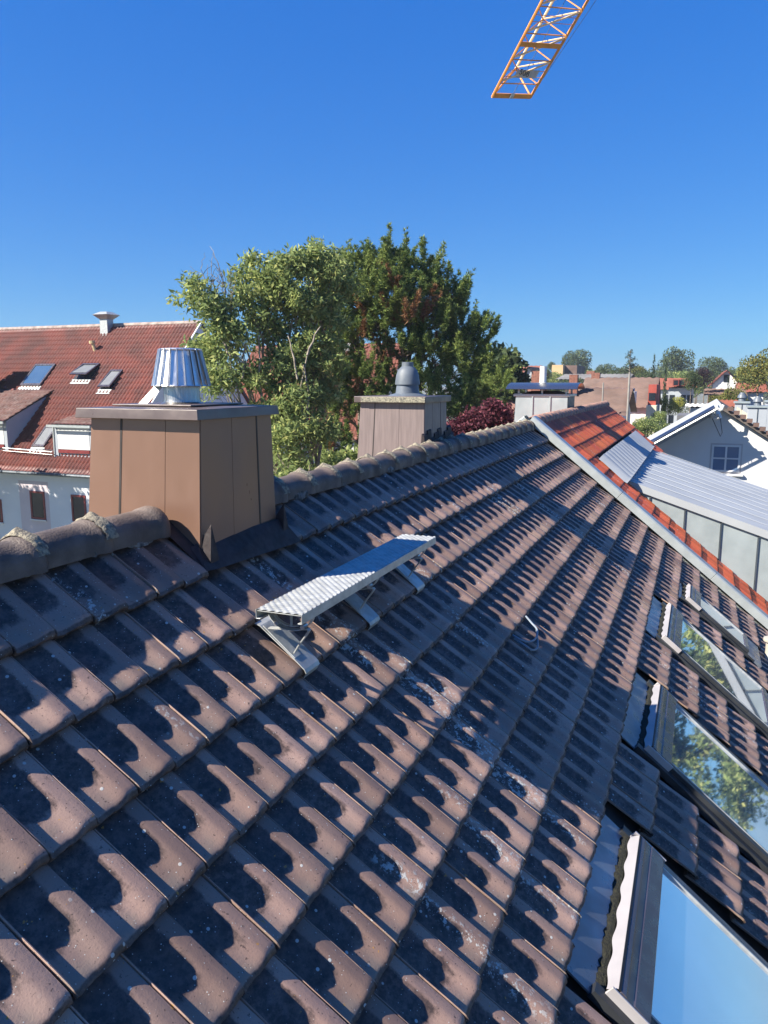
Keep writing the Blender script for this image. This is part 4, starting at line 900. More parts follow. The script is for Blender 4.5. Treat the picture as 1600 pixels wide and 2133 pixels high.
# roof windows
Tn = nrm((-sl, 0, 1)); Tu = nrm((1, 0, sl))
def RA(x, y, h=0.0): return np.array([x, y, ZE+(x-XE)*sl]) + Tn*h
def sky_A(xa, xb, ya, yb, glass, opened=0.0):
    """xa lower x, xb upper x"""
    o_ = MB()
    f = lambda x, y, h: RA(x, y, h)
    fr = MB(); fr.hexa([f(xa, yb, .02), f(xb, yb, .02), f(xb, ya, .02), f(xa, ya, .02), f(xa, yb, .10), f(xb, yb, .10), f(xb, ya, .10), f(xa, ya, .10)])
    w = A(fr, 'skylight', M_FRAMED)
    hh = lambda x: .10+opened*(xb-x)/(xb-xa)
    e = .09
    for (x0_, x1_, y0_, y1_) in ((xa, xb, ya, ya+e), (xa, xb, yb-e, yb), (xa, xa+e, ya+e, yb-e), (xb-e, xb, ya+e, yb-e)):
        m = MB(); m.hexa([f(x0_, y0_, hh(x0_)), f(x1_, y0_, hh(x1_)), f(x1_, y1_, hh(x1_)), f(x0_, y1_, hh(x0_)), f(x0_, y0_, hh(x0_)+.06), f(x1_, y0_, hh(x1_)+.06), f(x1_, y1_, hh(x1_)+.06), f(x0_, y1_, hh(x0_)+.06)]); A(m, 'sash', M_FRAME, w)
    m = MB(); m.hexa([f(xa+e, ya+e, hh(xa)+.0), f(xb-e, ya+e, hh(xb)), f(xb-e, yb-e, hh(xb)), f(xa+e, yb-e, hh(xa)), f(xa+e, ya+e, hh(xa)+.04), f(xb-e, ya+e, hh(xb)+.04), f(xb-e, yb-e, hh(xb)+.04), f(xa+e, yb-e, hh(xa)+.04)]); A(m, 'pane', glass, w)
    m = MB(); m.hexa([f(xa-.22, ya-.05, .05), f(xa, ya-.05, .06), f(xa, yb+.05, .06), f(xa-.22, yb+.05, .05), f(xa-.22, ya-.05, .075), f(xa, ya-.05, .085), f(xa, yb+.05, .085), f(xa-.22, yb+.05, .075)]); A(m, 'apron', M_FLASH, w)
sky_A(28.15, 29.3, 28.87, 30.25, M_GLASSS)
sky_A(28.5, 29.3, 25.9, 27.0, M_BLIND, .30); sky_A(28.0, 28.95, 24.15, 24.9, M_BLIND, .12); sky_A(25.2, 26.15, 25.85, 26.6, M_BLIND)
M_DORMT = simple('dormer_clay', (.095, .034, .026), .75, 0, .2, 1.2, .2, 30)
def dormer_A(y0, y1, xf, zt, xt, shut=True):
    """shed dormer: front at xf, from y0 to y1, eave height zt, its roof running back to meet the slope at xt"""
    zb = ZE+(xf-XE)*sl; zk = ZE+(xt-XE)*sl; body = MB()
    body.hexa([(xf, y0, zb-.3), (xt-.05, y0, zk-.2), (xt-.05, y1, zk-.2), (xf, y1, zb-.3), (xf, y0, zt-.05), (xt-.05, y0, zk-.12), (xt-.05, y1, zk-.12), (xf, y1, zt-.05)])
    dd = A(body, 'dormer', M_GREYB)
    V, F = roof_rows(None, (xf-.3, y1+.12, zt-.08), (xf-.3, y0-.12, zt-.08), (xt, y1+.12, zk+.03), (xt, y0-.12, zk+.03), max(4, int((xt-xf)/.33)), int((y1-y0+.24)/.21), .04, .045)
    o = link('dormer_roof', fast_mesh('dormer_roof', V-OA, F, M_DORMT), dd); o['kind'] = 'stuff'
    m = MB(); m.box((xf-.05, y0-.02, zb-.05), (xf-.003, y0+.18, zt-.10)); A(m, 'trim', M_GREYB, dd); m = MB(); m.box((xf-.05, y1-.18, zb-.05), (xf-.003, y1+.02, zt-.10)); A(m, 'trim', M_GREYB, dd)
    m = MB(); m.box((xf-.06, y0+.2, zb+.35), (xf-.004, y1-.2, zt-.18)); A(m, 'roller_shutter', M_SHUT, dd)
    m = MB(); m.box((xf-.09, y0+.2, zb+.18), (xf-.02, y1-.2, zb+.33)); A(m, 'red_sill', M_DKWOOD, dd)
    m = MB(); m.box((xf-.36, y0-.15, zt-.17), (xf-.30, y1+.15, zt-.06)); A(m, 'dormer_gutter', M_FLASH, dd)
    return zb
dormer_A(27.95, 31.5, 25.0, -1.12, 28.0); dormer_A(22.6, 24.85, 24.9, -1.2, 26.9)
m = MB(); m.tube([(24.85, 24.88, -1.25), (24.85, 24.9, -2.9)], .05, 6); A(m, 'downpipe', M_FLASH, smooth=True)
rr = random.Random(2)
for i in range(7):
    m = MB(); r_ = .035; c0 = RA(28.2+rr.random()*1.2, 30.9+rr.random()*1.0, .05)
m = MB(); ga = RA(24.95, 28.0, .35); gb = RA(24.9, 24.9, .30); m.tube([ga, gb], .022, 6); m.tube([ga-[0, 0, .13], gb-[0, 0, .13]], .014, 6); A(m, 'snow_rail', M_GALV, smooth=True)
for i in range(8):
    y_ = 27.8-i*.4; m = MB(); m.tube([RA(24.95, y_, .33), RA(25.15, y_, .03)], .018, 5); A(m, 'rail_bracket', M_FLASH)
# metal vent on the ridge, yellow pipe
vc = RA(31.2, 27.1, 0)
m = MB(); frustum(m, (vc[0]-.26, vc[1]-.26), (vc[0]+.26, vc[1]+.26), (vc[0]-.24, vc[1]-.24), (vc[0]+.24, vc[1]+.24), vc[2]-.3, vc[2]+.62); vt = A(m, 'ridge_vent', M_GALV)
m = MB(); frustum(m, (vc[0]-.24, vc[1]-.24), (vc[0]+.24, vc[1]+.24), (vc[0]-.5, vc[1]-.5), (vc[0]+.5, vc[1]+.5), vc[2]+.621, vc[2]+.86); A(m, 'vent_hood', M_GALV, vt)
m = MB(); frustum(m, (vc[0]-.5, vc[1]-.5), (vc[0]+.5, vc[1]+.5), (vc[0]-.22, vc[1]-.22), (vc[0]+.22, vc[1]+.22), vc[2]+.861, vc[2]+1.02); A(m, 'vent_lid', M_GALV, vt)
pc = RA(30.1, 26.95, 0); m = MB(); m.tube([pc-[0, 0, .1], pc+[-.12, .05, .38]], .09, 8); m.tube([pc+[-.14, .06, .38], pc+[-.16, .07, .52]], .15, 8); A(m, 'vent_pipe', simple('yellow_vent', (.55, .42, .22), .6), smooth=True)
for dx, dy in ((28.4, 31.6), (28.7, 31.3), (28.0, 31.2), (27.9, 30.5)):
    p_ = RA(dx, dy, .06)
    m = MB(); m.lathe(tuple(p_), [(.10, 0), (.12, .06), (.08, .12), (.0001, .13)], 8, False); A(m, 'vent_tile', M_REDT)
m = MB(); m.box((27.1, 31.5, -1.5), (27.9, 32.6, 2.35)); A(m, 'brick_chimney', simple('dark_chimney', (.08, .045, .04), .8))

# a second red-roofed building behind the trees
bb = empty('far_red_roof_building', (38, 14, -9.6)); tag(bb, 'building with bright red roof half hidden behind the ash and pines', 'building')
OB = np.array(bb.location)
za, zb = 0, 0
pr = onx(460, 722, 41); zr = pr[2]; ze = onx(600, 905, 36)[2]
V, F = roof_rows(None, (35.7, 24, ze-.2), (35.7, 13.6, ze-.2), (41, 24, zr), (41, 13.6, zr), 22, 50, .04, .05)
o = link('roof_tiles', fast_mesh('roof_tiles', V-OB, F, M_REDT2), bb); o['kind'] = 'stuff'
m = MB(); m.box((36, 13.7, -9.6), (46, 23.9, ze-.15)); m.add([(36, 13.7, ze-.15), (46, 13.7, ze-.15), (41, 13.7, zr-.1)], [(0, 1, 2)]); m.v = [tuple(np.array(v)-OB) for v in m.v]; m.obj('wall', M_WALL, bb)
for y_ in (15.5, 18, 20.5):
    for z_ in (ze-2.3, ze-5):
        m = MB(); m.box((35.96, y_-.5, z_-.7), (35.995, y_+.5, z_+.7)); m.v = [tuple(np.array(v)-OB) for v in m.v]; m.obj('window', M_GLASSD, bb)
m = MB(); m.box((40.5, 17.0, zr-.8), (41.2, 17.9, zr+.35)); m.v = [tuple(np.array(v)-OB) for v in m.v]; m.obj('chimney', M_WHITE, bb)
# tree left of the frame whose shade dapples the white wall
broadleaf('yard_tree', 'leafy tree outside the left edge shading the white wall', 'tree', (19.0, 31, GZ_), [((19.2+dx*.7, 33.0+dy*.95, .1+dz), (1.35, 1.5, 1.4)) for dx, dy, dz in ((0, 0, 0), (1, 1.5, .8), (-1, -1.2, .2), (.5, -2.4, -.6), (1.5, .2, -1.6), (0, 2.5, -1.2), (-.5, -3.6, .2), (.3, -4.6, -1.0), (0, 4.2, 0), (-.2, -5.4, -2.2), (.6, -1.2, -2.2))], M_LEAF, M_BARK, 31, nleaf=19000, size=.24, aspect=.5, clump=.55, fill=.3)

# ================================================================ crane jib overhead
def P3(px, py, dd): return CAM + ray(px, py)*dd
jr = empty('crane_jib', P3(1067, 200, 25)); tag(jr, 'orange lattice jib of a tower crane hanging in the sky', 'crane')
OJ = np.array(jr.location)
tL, tR = P3(1027, 199, 25), P3(1106, 201, 25.15); eL, eR = P3(1130, 0, 23.6), P3(1225, 0, 23.75)
dv = nrm(((eL-tL)+(eR-tR))/2); dL = (eL-tL)/np.linalg.norm(eL-tL); dR = (eR-tR)/np.linalg.norm(eR-tR)
lat = nrm(tR-tL); nj = nrm(np.cross(dv, lat)); nj = nj if nj[2] > 0 else -nj
wj = np.linalg.norm(tR-tL)
LP = lambda s_: tL+dL*s_ - OJ
RP = lambda s_: tR+dR*s_ - OJ
top0 = lambda s_: (LP(s_)+RP(s_))/2 + nj*1.15 - lat*.30*0
LEN = 7.6
def bar(a, b, r_, mt, name, n=6): m = MB(); m.tube([a, b], r_, n); return m.obj(name, mt, jr, True)
bar(LP(-.05), LP(LEN), .045, M_CRANE, 'chord'); bar(RP(-.05), RP(LEN), .045, M_CRANE, 'chord'); bar(top0(.75), top0(LEN), .045, M_CRANEL, 'top_chord')
m = MB(); e = nj*.10
for s_, nm in ((0, 'end_beam'), (1.62, 'cross_beam')):
    a, b_ = LP(s_), RP(s_); m = MB(); u_ = dv*.075
    m.hexa([a-u_-e*.4, b_-u_-e*.4, b_+u_-e*.4, a+u_-e*.4, a-u_+e, b_-u_+e, b_+u_+e, a+u_+e]); m.obj(nm, M_CRANE, jr)
ss = [.40, 1.15, 1.95, 2.75, 3.55, 4.35, 5.15, 5.95, 6.75]
for i, s_ in enumerate(ss):
    bar(LP(s_), RP(s_), .020, M_CRANE, 'strut', 5); bar(LP(s_+.0), RP(s_+.0+.0)+(LP(s_)-LP(s_)), .0001, M_CRANE, 'strut', 3) if False else None
    nx_ = s_+.76
    bar(LP(s_+.05), RP(nx_-.03), .030, M_CRANEL, 'brace', 6)
    bar(LP(s_), top0(s_+.4), .020, M_CRANE, 'brace', 5); bar(top0(s_+.4), LP(nx_), .020, M_CRANE, 'brace', 5)
    bar(RP(s_), top0(s_+.4), .020, M_CRANE, 'brace', 5); bar(top0(s_+.4), RP(nx_), .024, M_CRANEL, 'brace', 5)
bar(LP(0), top0(.75), .030, M_CRANE, 'brace'); bar(RP(0), top0(.75), .030, M_CRANE, 'brace')
# small sign between two thin rails
for s_ in (.62, .82, 2.30, 2.50): bar(LP(s_), RP(s_), .010, M_CRANE, 'sign_rail', 4)
sgn = MB(); a, b_ = LP(.72)*.72+RP(.72)*.28, LP(.72)*.16+RP(.72)*.84; u_ = dv*.13; f_ = -nj*.015
sgn.hexa([a-u_, b_-u_, b_+u_, a+u_, a-u_+f_, b_-u_+f_, b_+u_+f_, a+u_+f_]); so = sgn.obj('sign_plate', M_PLATE, jr)
fc = bpy.data.curves.new('lettering', 'FONT'); fc.body = '508 5'; fc.size = .24; fc.extrude = .004; fc.align_x = 'CENTER'; fc.align_y = 'CENTER'
fc.materials.append(M_BLACK); f0_ = bpy.data.objects.new('lettering', fc); COL.objects.link(f0_); bpy.context.view_layer.update()
fme_ = bpy.data.meshes.new_from_object(f0_.evaluated_get(bpy.context.evaluated_depsgraph_get())); bpy.data.objects.remove(f0_); fo = link('lettering', fme_, so)
xa_ = Vector(nrm(b_-a)); za_ = Vector(tuple(-nj)); ya_ = za_.cross(xa_); pc_ = (a+b_)/2 + f_*1.6
ya_ = Vector(tuple(dv)) if ya_.dot(Vector(tuple(dv))) > 0 else ya_
fo.matrix_local = Matrix([[xa_[0], ya_[0], za_[0], pc_[0]], [xa_[1], ya_[1], za_[1], pc_[1]], [xa_[2], ya_[2], za_[2], pc_[2]], [0, 0, 0, 1]])
m = MB(); m.tube([(LP(0)+RP(0))/2, P3(1195, -30, 24.5)-OJ], .008, 4); m.obj('rope', M_BLACK, jr); 
m = MB(); m.tube([RP(.02), P3(1262, -30, 24.0)-OJ], .008, 4); m.obj('rope', M_BLACK, jr)
m = MB(); c_ = (LP(0)+RP(0))/2+dv*.02; m.hexa([c_-lat*.08-dv*.09, c_+lat*.03-dv*.09, c_+lat*.03+dv*.02, c_-lat*.08+dv*.02, c_-lat*.08-dv*.09-nj*.12, c_+lat*.03-dv*.09-nj*.12, c_+lat*.03+dv*.08-nj*.12, c_-lat*.08+dv*.08-nj*.12]); m.obj('rope_anchor', M_GALV, jr)

# ================================================================ white gabled house on the right with the tube collector
XH = 26.0; pk = onx(1505, 852, XH); hw = 4.3; tp = .635
wh = empty('white_gable_house', (XH+5, pk[1], -9.6)); tag(wh, 'white gabled house at the right with one cross-barred attic window', 'house')
OH = np.array(wh.location)
def H(m, name, mat, parent=None, **k): m.v = [tuple(np.array(v)-OH) for v in m.v]; return m.obj(name, mat, parent or wh, **k)
yc, zp = pk[1], pk[2]-.05; XB = 37.0
m = MB(); m.add([(XH, yc-hw, -9.6), (XH, yc+hw, -9.6), (XH, yc+hw, zp-hw*tp), (XH, yc, zp), (XH, yc-hw, zp-hw*tp), (XB, yc-hw, -9.6), (XB, yc+hw, -9.6), (XB, yc+hw, zp-hw*tp), (XB, yc, zp), (XB, yc-hw, zp-hw*tp)], [(0, 4, 3, 2, 1), (5, 6, 7, 8, 9), (0, 5, 9, 4), (1, 2, 7, 6)]); H(m, 'wall', M_WALL)
for sgn_ in (1, -1):
    m = MB(); y1 = yc+sgn_*(hw+.4); z1 = zp-(hw+.4)*tp
    m.hexa([(XH-.25, yc, zp+.02), (XB+.2, yc, zp+.02), (XB+.2, y1, z1+.02), (XH-.25, y1, z1+.02), (XH-.25, yc, zp+.16), (XB+.2, yc, zp+.16), (XB+.2, y1, z1+.16), (XH-.25, y1, z1+.16)]); H(m, 'roof', simple('dark_tiles_far', (.10, .085, .075), .8, 0, .3, 5) if sgn_ < 0 else M_ZINCR)
for i in range(22):                            # right verge tiles
    y_ = yc-.15-i*.2; m = MB(); m.box((XH-.34, y_-.17, zp+.10-(yc-y_)*tp), (XH-.10, y_, zp+.23-(yc-y_)*tp)); H(m, 'verge_tile', M_BRNT)
wa, wb = onx(1484, 926, XH), onx(1540, 984, XH)
y0, y1, z0, z1 = wb[1], wa[1], wb[2], wa[2]
m = MB(); m.box((XH-.004, y0-.05, z0-.05), (XH+.01, y1+.05, z1+.05)); wd_ = H(m, 'window', M_FRAMEL)
for j in range(2):
    for k in range(2):
        ya, yb = y0+.06+(y1-y0-.06)/2*j, y0+(y1-y0-.06)/2*(j+1); za_, zb_ = z0+.06+(z1-z0-.06)/2*k, z0+(z1-z0-.06)/2*(k+1)
        m = MB(); m.box((XH-.010, ya, za_), (XH-.004, yb, zb_)); H(m, 'pane', simple('window_blue_glass', (.10, .16, .26), .15, .0, .05, 2, spec=.9), wd_)
for a0, a1, b0, b1 in ((y0, y0+.06, z0, z1), (y1-.06, y1, z0, z1), ((y0+y1)/2-.03, (y0+y1)/2+.03, z0+.06, z1-.06)): m = MB(); m.box((XH-.03, a0, b0), (XH-.01, a1, b1)); H(m, 'frame', M_WHITE, wd_)
for b0, b1 in ((z0, z0+.06), (z1-.06, z1), ((z0+z1)/2-.02, (z0+z1)/2+.02)): m = MB(); m.box((XH-.028, y0+.061, b0), (XH-.0101, y1-.061, b1)); H(m, 'frame', M_WHITE, wd_)
m = MB(); m.box((XH-.12, y0-.12, z0-.12), (XH-.004, y1+.12, z0-.055)); H(m, 'sill', M_WHITE, wd_)
# tube collector standing out past the left verge
tc = empty('tube_collector', (XH-.7, yc+2, zp-1)); tag(tc, 'evacuated tube solar collector jutting out past the white gable', 'solar collector')
OT = np.array(tc.location)
def T_(m, name, mat, **k): m.v = [tuple(np.array(v)-OT) for v in m.v]; return m.obj(name, mat, tc, **k)
def rl(x, d_, h): return (x, yc+d_, zp+.16-d_*tp+h)
for i in range(13):
    xx = XH-1.32+i*.115
    m = MB(); m.tube([rl(xx, .25, .13), rl(xx, 4.2, .13)], .050, 8); T_(m, 'tube', M_TUBE, smooth=True)
for d_ in (.25, 2.6, 4.2):
    m = MB(); m.tube([rl(XH-1.42, d_, .06), rl(XH+.25, d_, .06)], .045, 6); T_(m, 'rail', M_GALV)
for xx in (XH-1.42, XH-.72, XH+.2):
    m = MB(); m.tube([rl(xx, .15, .05), rl(xx, 4.3, .05)], .04, 6); T_(m, 'rail', M_GALV)
rr = random.Random(8)
for d_ in (.12, 2.75):
    for k in range(5):
        p_ = np.array(rl(XH-1.35+.22*k, d_+rr.gauss(0, .07), -.02+rr.gauss(0, .05)))
        m = MB(); m.tube([p_, p_+[rr.gauss(0, .06), rr.gauss(0, .12), rr.gauss(0, .08)-.12], p_+[.05, rr.gauss(0, .1), -.25]], .05, 7); T_(m, 'pipe_joint', M_WHITE if k % 2 else M_GALV, smooth=True)
m = MB(); m.tube([rl(XH-.9, .1, -.1), rl(XH-.9, -.02, -.85), rl(XH-.9, .02, -.95), rl(XH-.9, .3, -.2)], .012, 5); T_(m, 'cable', M_BLACK)
# grey chimneys behind the gable
for i, (pxa, pxb, pya, pyb, x_, lab) in enumerate([(1532, 1557, 840, 880, 30.0, 'grey sheet-clad chimney nearest the peak of the white gable'), (1559, 1595, 849, 900, 28.5, 'wider grey sheet-clad chimney in the middle of the three on the white house'), (1597, 1640, 838, 890, 32.0, 'darker grey chimney cut by the right edge of the view')]):
    a, b_ = onx(pxa, pya, x_), onx(pxb, pyb, x_); w_ = a[1]-b_[1]
    m = MB(); m.box((x_, b_[1], zp-3.2), (x_+w_*.9, a[1], a[2])); cbx = H(m, 'chimney', M_GREYB, bevel=.01); cbx['label'] = lab
    m = MB(); m.box((x_-.05, b_[1]-.05, a[2]), (x_+w_*.9+.05, a[1]+.05, a[2]+.07)); H(m, 'cap_plate', M_ZINC, cbx)
    m = MB(); m.box((x_-.02, (a[1]+b_[1])/2-.012, zp-3.2), (x_-.001, (a[1]+b_[1])/2+.012, a[2])); H(m, 'seam', M_ZINCD, cbx)
    m = MB(); m.lathe((x_+.3, (a[1]+b_[1])/2, a[2]+.07), [(.13, 0), (.11, .12), (.17, .13), (.15, .22), (.10, .28), (.08, .33)], 16); H(m, 'flue_cowl', M_BLACKP, cbx, smooth=True)
for i in range(8):
    p_ = onx(1536+i*3.2, 853+i*2.2, 29); m = MB(); m.box((p_[0], p_[1]-.02, p_[2]-.12), (p_[0]+.03, p_[1]+.02, p_[2]+.10)); H(m, 'snow_hook', M_CREAM)

# ================================================================ far houses
def far_house(name, label, cx, cy, lx, ly, ze_, zr_, axis, wallm, roofm, cat='house', wins=(), dormers=0, chim=(), over=.4):
    """axis: the way the ridge runs"""
    o_ = empty(name, (cx, cy, -9.6)); tag(o_, label, cat)
    w = MB(); x, y = lx/2, ly/2; zz0, zz1 = 0, ze_+9.6; zz2 = zr_+9.6
    w.box((-x, -y, zz0), (x, y, zz1))
    if zz2 > zz1+.1:
        if axis == 'y': w.add([(-x, -y, zz1), (x, -y, zz1), (0, -y, zz2), (-x, y, zz1), (x, y, zz1), (0, y, zz2)], [(0, 1, 2), (3, 5, 4)])
        else: w.add([(-x, -y, zz1), (-x, y, zz1), (-x, 0, zz2), (x, -y, zz1), (x, y, zz1), (x, 0, zz2)], [(0, 2, 1), (3, 4, 5)])
    w.obj('wall', wallm, o_)
    if zz2 > zz1+.1:
        hw_ = x if axis == 'y' else y; sl_ = (zz2-zz1)/hw_
        for sg in (1, -1):
            e_ = hw_+over; ez = zz2-sl_*e_
            if axis == 'y': P = [(sg*e_, -y-over, ez), (sg*e_, y+over, ez), (0, -y-over, zz2), (0, y+over, zz2)]
            else: P = [(-x-over, sg*e_, ez), (x+over, sg*e_, ez), (-x-over, 0, zz2), (x+over, 0, zz2)]
            P = [tuple(np.array(p)+[0, 0, .06]) for p in P]
            if (axis == 'y' and sg < 0) or axis == 'x':
                ln_ = ly if axis == 'y' else lx; V, F = roof_rows(None, *P, rows=max(6, int(e_/.42)), cols=max(6, int(ln_/.45)), amp=.07, step=.07, seg=2)
                r_ = link('roof', fast_mesh('roof', V, F, roofm), o_); r_['kind'] = 'stuff'
            else:
                m = MB(); m.add([P[0], P[1], P[3], P[2]], [(0, 1, 2, 3)]); m.obj('roof', roofm, o_)
    for side, u_, z_, w2, h2 in wins:
        m = MB()
        if side == 'f': m.box((-x-.05, u_-w2/2, z_+9.6-h2/2), (-x-.003, u_+w2/2, z_+9.6+h2/2))
        else: m.box((u_-w2/2, -y-.05, z_+9.6-h2/2), (u_+w2/2, -y-.003, z_+9.6+h2/2))
        m.obj('window', M_GLASSD, o_)
    for dx, dy, s_, h_ in chim:
        m = MB(); m.box((dx-s_/2, dy-s_/2, zz1), (dx+s_/2, dy+s_/2, zz2+h_)); m.obj('chimney', M_CHIMB, o_)
    return o_
def hp(px, py, d): return at(px, py, d)
def fh(name, label, px0, px1, py_r, py_e, d, depth, axis, wm, rm, **k):
    """spans photo columns px0..px1 at level distance d; ridge seen at py_r and eave at py_e"""
    a, b_ = hp(px0, py_r, d), hp(px1, py_r, d); c = (a+b_)/2; w = np.linalg.norm((a-b_)[:2]); e_ = hp((px0+px1)/2, py_e, d)[2]
    if axis == 'y': return far_house(name, label, c[0]+depth/2, c[1], depth, w, e_, c[2], 'y', wm, rm, **k)
    return far_house(name, label, c[0]+depth/2, c[1], depth, w, e_, c[2], 'x', wm, rm, **k)
fh('brown_roof_house', 'long house with plain brown tiled roof and white end wall behind the orange roof', 1212, 1352, 788, 848, 62, 11, 'y', M_WALL, M_BRNT, wins=[('f', -2, -3.2, 1, 1.3), ('f', 1.5, -3.2, 1, 1.3)], chim=[(0, 2.2, .7, .5)])
fh('brown_tiled_house', 'lower brown tiled roof right behind the zinc chimney', 1185, 1290, 812, 865, 45, 8, 'y', M_WALL, M_BRNT, chim=[(-1.2, 1.6, .5, .9)])
fh('reddish_roof_house', 'house with worn red-brown roof seen left of the zinc chimney', 1015, 1085, 800, 900, 40, 9, 'y', M_WALL, simple('worn_red_clay', (.27, .13, .10), .8, 0, .25, 1, island=.2), chim=[(-1, 1.0, .5, .9), (-1, -1.0, .5, .7)])
fh('small_red_roof_house', 'small distant house with bright red roof above the pines', 1066, 1112, 762, 781, 110, 9, 'y', M_WALL, M_REDT2)
fh('white_annex', 'pale small gable beside the distant bright red roof', 1090, 1113, 765, 784, 100, 6, 'x', M_GREYB, M_BRNT)
fh('ochre_block', 'flat-roofed ochre building with white roof railing in the distance', 1150, 1173, 760, 760, 130, 9, 'x', M_YELLOW, M_GREYR, cat='building')
fh('grey_brown_block', 'flat grey brown block joined to the ochre building', 1173, 1202, 761, 761, 131, 9, 'x', M_BRNT, M_GREYR, cat='building')
fh('grey_flat_roof_hall', 'low hall with long grey roof beyond the brown roofs', 1165, 1300, 780, 792, 95, 14, 'y', M_GREYB, M_GREYR, cat='building', chim=[(0, 1, 1.0, .5)])
fh('red_boarded_house', 'narrow house with bright red boarded upper wall beside dark conifers', 1352, 1368, 801, 801, 58, 5, 'x', M_REDW, M_GREYR, wins=[('f', 0, -.45, .48, .55)])
fh('cream_extension', 'cream wall standing below the red boarded wall', 1347, 1367, 845, 845, 56.5, 5, 'x', M_CREAM, M_GREYR)
fh('grey_apartment_house', 'grey blue apartment house with red mansard roof and two dormers', 1396, 1444, 789, 808, 88, 10, 'y', M_GREYB, M_REDT2, cat='building', wins=[('f', u_, z_, .55, .9) for u_ in (-1.0, -.3, .9, 1.6) for z_ in (-1.3, -3.6, -5.6)])
fh('red_roof_house', 'house with orange red roof showing between two dark conifers', 1370, 1400, 789, 812, 92, 8, 'y', M_GREYB, M_REDT2)
fh('white_house', 'white distant gabled house with dark red roof in the distance at right', 1489, 1540, 773, 800, 85, 12, 'x', M_WALL, simple('dark_red_clay', (.20, .06, .04), .8, 0, .2, 1), wins=[('f', 0, 1.0, .55, .8)])
fh('brick_house', 'brick building with dark roof under the white distant house', 1480, 1545, 813, 826, 70, 9, 'y', M_BRICK, M_BRNT, wins=[('f', 1, -2.3, .8, .8)])
fh('orange_roof_cottage', 'bright orange roof peeping through the yellowing tree at right', 1548, 1590, 800, 818, 75, 8, 'y', M_WALL, M_REDT2)
fh('orange_gable_cottage', 'small orange roof just above the peak of the white gable', 1508, 1534, 838, 850, 45, 4, 'y', M_WALL, M_REDT2)
fh('carport', 'dark flat carport in the yard before the grey apartments', 1412, 1457, 866, 866, 52, 5, 'x', M_GREYR, M_GREYR, cat='carport')
fh('garden_shed', 'low white shed between the carport and the dark trees', 1440, 1476, 846, 850, 60, 4, 'y', M_WHITE, M_WHITE, cat='shed')
# white triangular dormer on the brown roof
a_ = hp(1309, 826, 54.5); m = MB(); m.box((0, -.38, -.5), (2.5, .38, .35)); o = m.obj('white_dormer', M_WHITE); o.location = tuple(a_); bpy.data.objects['white_dormer'].parent = bpy.data.objects['brown_roof_house']; o.matrix_parent_inverse = Matrix.Translation(-Vector(bpy.data.objects['brown_roof_house'].location))
m = MB(); m.box((-.03, -.2, -.2), (-.003, .2, .2)); o2 = m.obj('window', M_GLASSD, o)
a2_ = hp(1268, 812, 56); m = MB(); m.box((0, -1.6, -.12), (3, 1.2, .10)); o3 = m.obj('flat_dormer', M_GREYB); o3.location = tuple(a2_); o3.parent = bpy.data.objects['brown_roof_house']; o3.matrix_parent_inverse = Matrix.Translation(-Vector(bpy.data.objects['brown_roof_house'].location))
ga_ = bpy.data.objects['grey_apartment_house']
for px_ in (1408, 1421):
    a3_ = hp(px_, 797, 86.5); m = MB(); m.box((0, -.32, -.35), (2, .32, .35)); o4 = m.obj('dormer', M_REDT); o4.location = tuple(a3_); o4.parent = ga_; o4.matrix_parent_inverse = Matrix.Translation(-Vector(ga_.location))
    m = MB(); m.box((-.03, -.22, -.25), (-.003, .22, .25)); m.obj('window', M_GLASSD, o4)
# poles
for px, pt, pb, d, lab in ((1312, 775, 872, 42, 'taller grey wooden pole in front of the white wall'), (1257, 797, 850, 44, 'shorter thin pole before the brown tiled roof')):
    t_ = at(px, pt, d); m = MB(); m.tube([(0, 0, 0), (0, 0, t_[2]+9.6)], [.10, .055] if px > 1300 else [.06, .04], 8); o = m.obj('utility_pole', M_WOOD, None, True); o.location = (t_[0], t_[1], -9.6); tag(o, lab, 'pole')

# ================================================================ far trees
def proto(seed, kind, leaf):
    r = np.random.default_rng(seed); VV, FF, nb = [], [], 0
    if kind == 'round':
        lob = [((0, 0, .62), (.34, .34, .30))]+[((r.uniform(-.25, .25), r.uniform(-.25, .25), r.uniform(.45, .85)), (r.uniform(.12, .22),)*3) for _ in range(11)]
    else: lob = [((0, 0, .12+.8*i/9), (.16*(1-i/10.5)+.012,)*2+(.07,)) for i in range(10)]
    wood = MB(); wood.tube([(0, 0, 0), (0, 0, .5 if kind == 'round' else .9)], [.035, .012], 6)
    for c, rad in lob:
        n = int(3600*(rad[0]**1.3)*(2 if kind != 'round' else 1)); d = r.normal(0, 1, (n, 3)); d /= np.linalg.norm(d, axis=1)[:, None]
        P = np.array(c)+d*np.array(rad)*r.uniform(.75, 1.08, n)[:, None]
        V, F = leaf_cards(P, d*.8, .030 if kind == 'round' else .022, .8, r); VV.append(V); FF.append(F+nb); nb += len(V)
    return fast_mesh('crown', np.concatenate(VV), np.concatenate(FF), leaf), wood.mesh('trunk', M_BARK, True)
PR = {k: proto(*v) for k, v in {'r1': (1, 'round', M_LFAR), 'r2': (2, 'round', M_LFAR), 'y1': (3, 'round', M_LFAR2), 'p1': (4, 'round', M_DARKP), 'c1': (5, 'cone', M_CONIF), 'b1': (6, 'round', M_YBUSH), 'l1': (7, 'round', M_LEAF)}.items()}
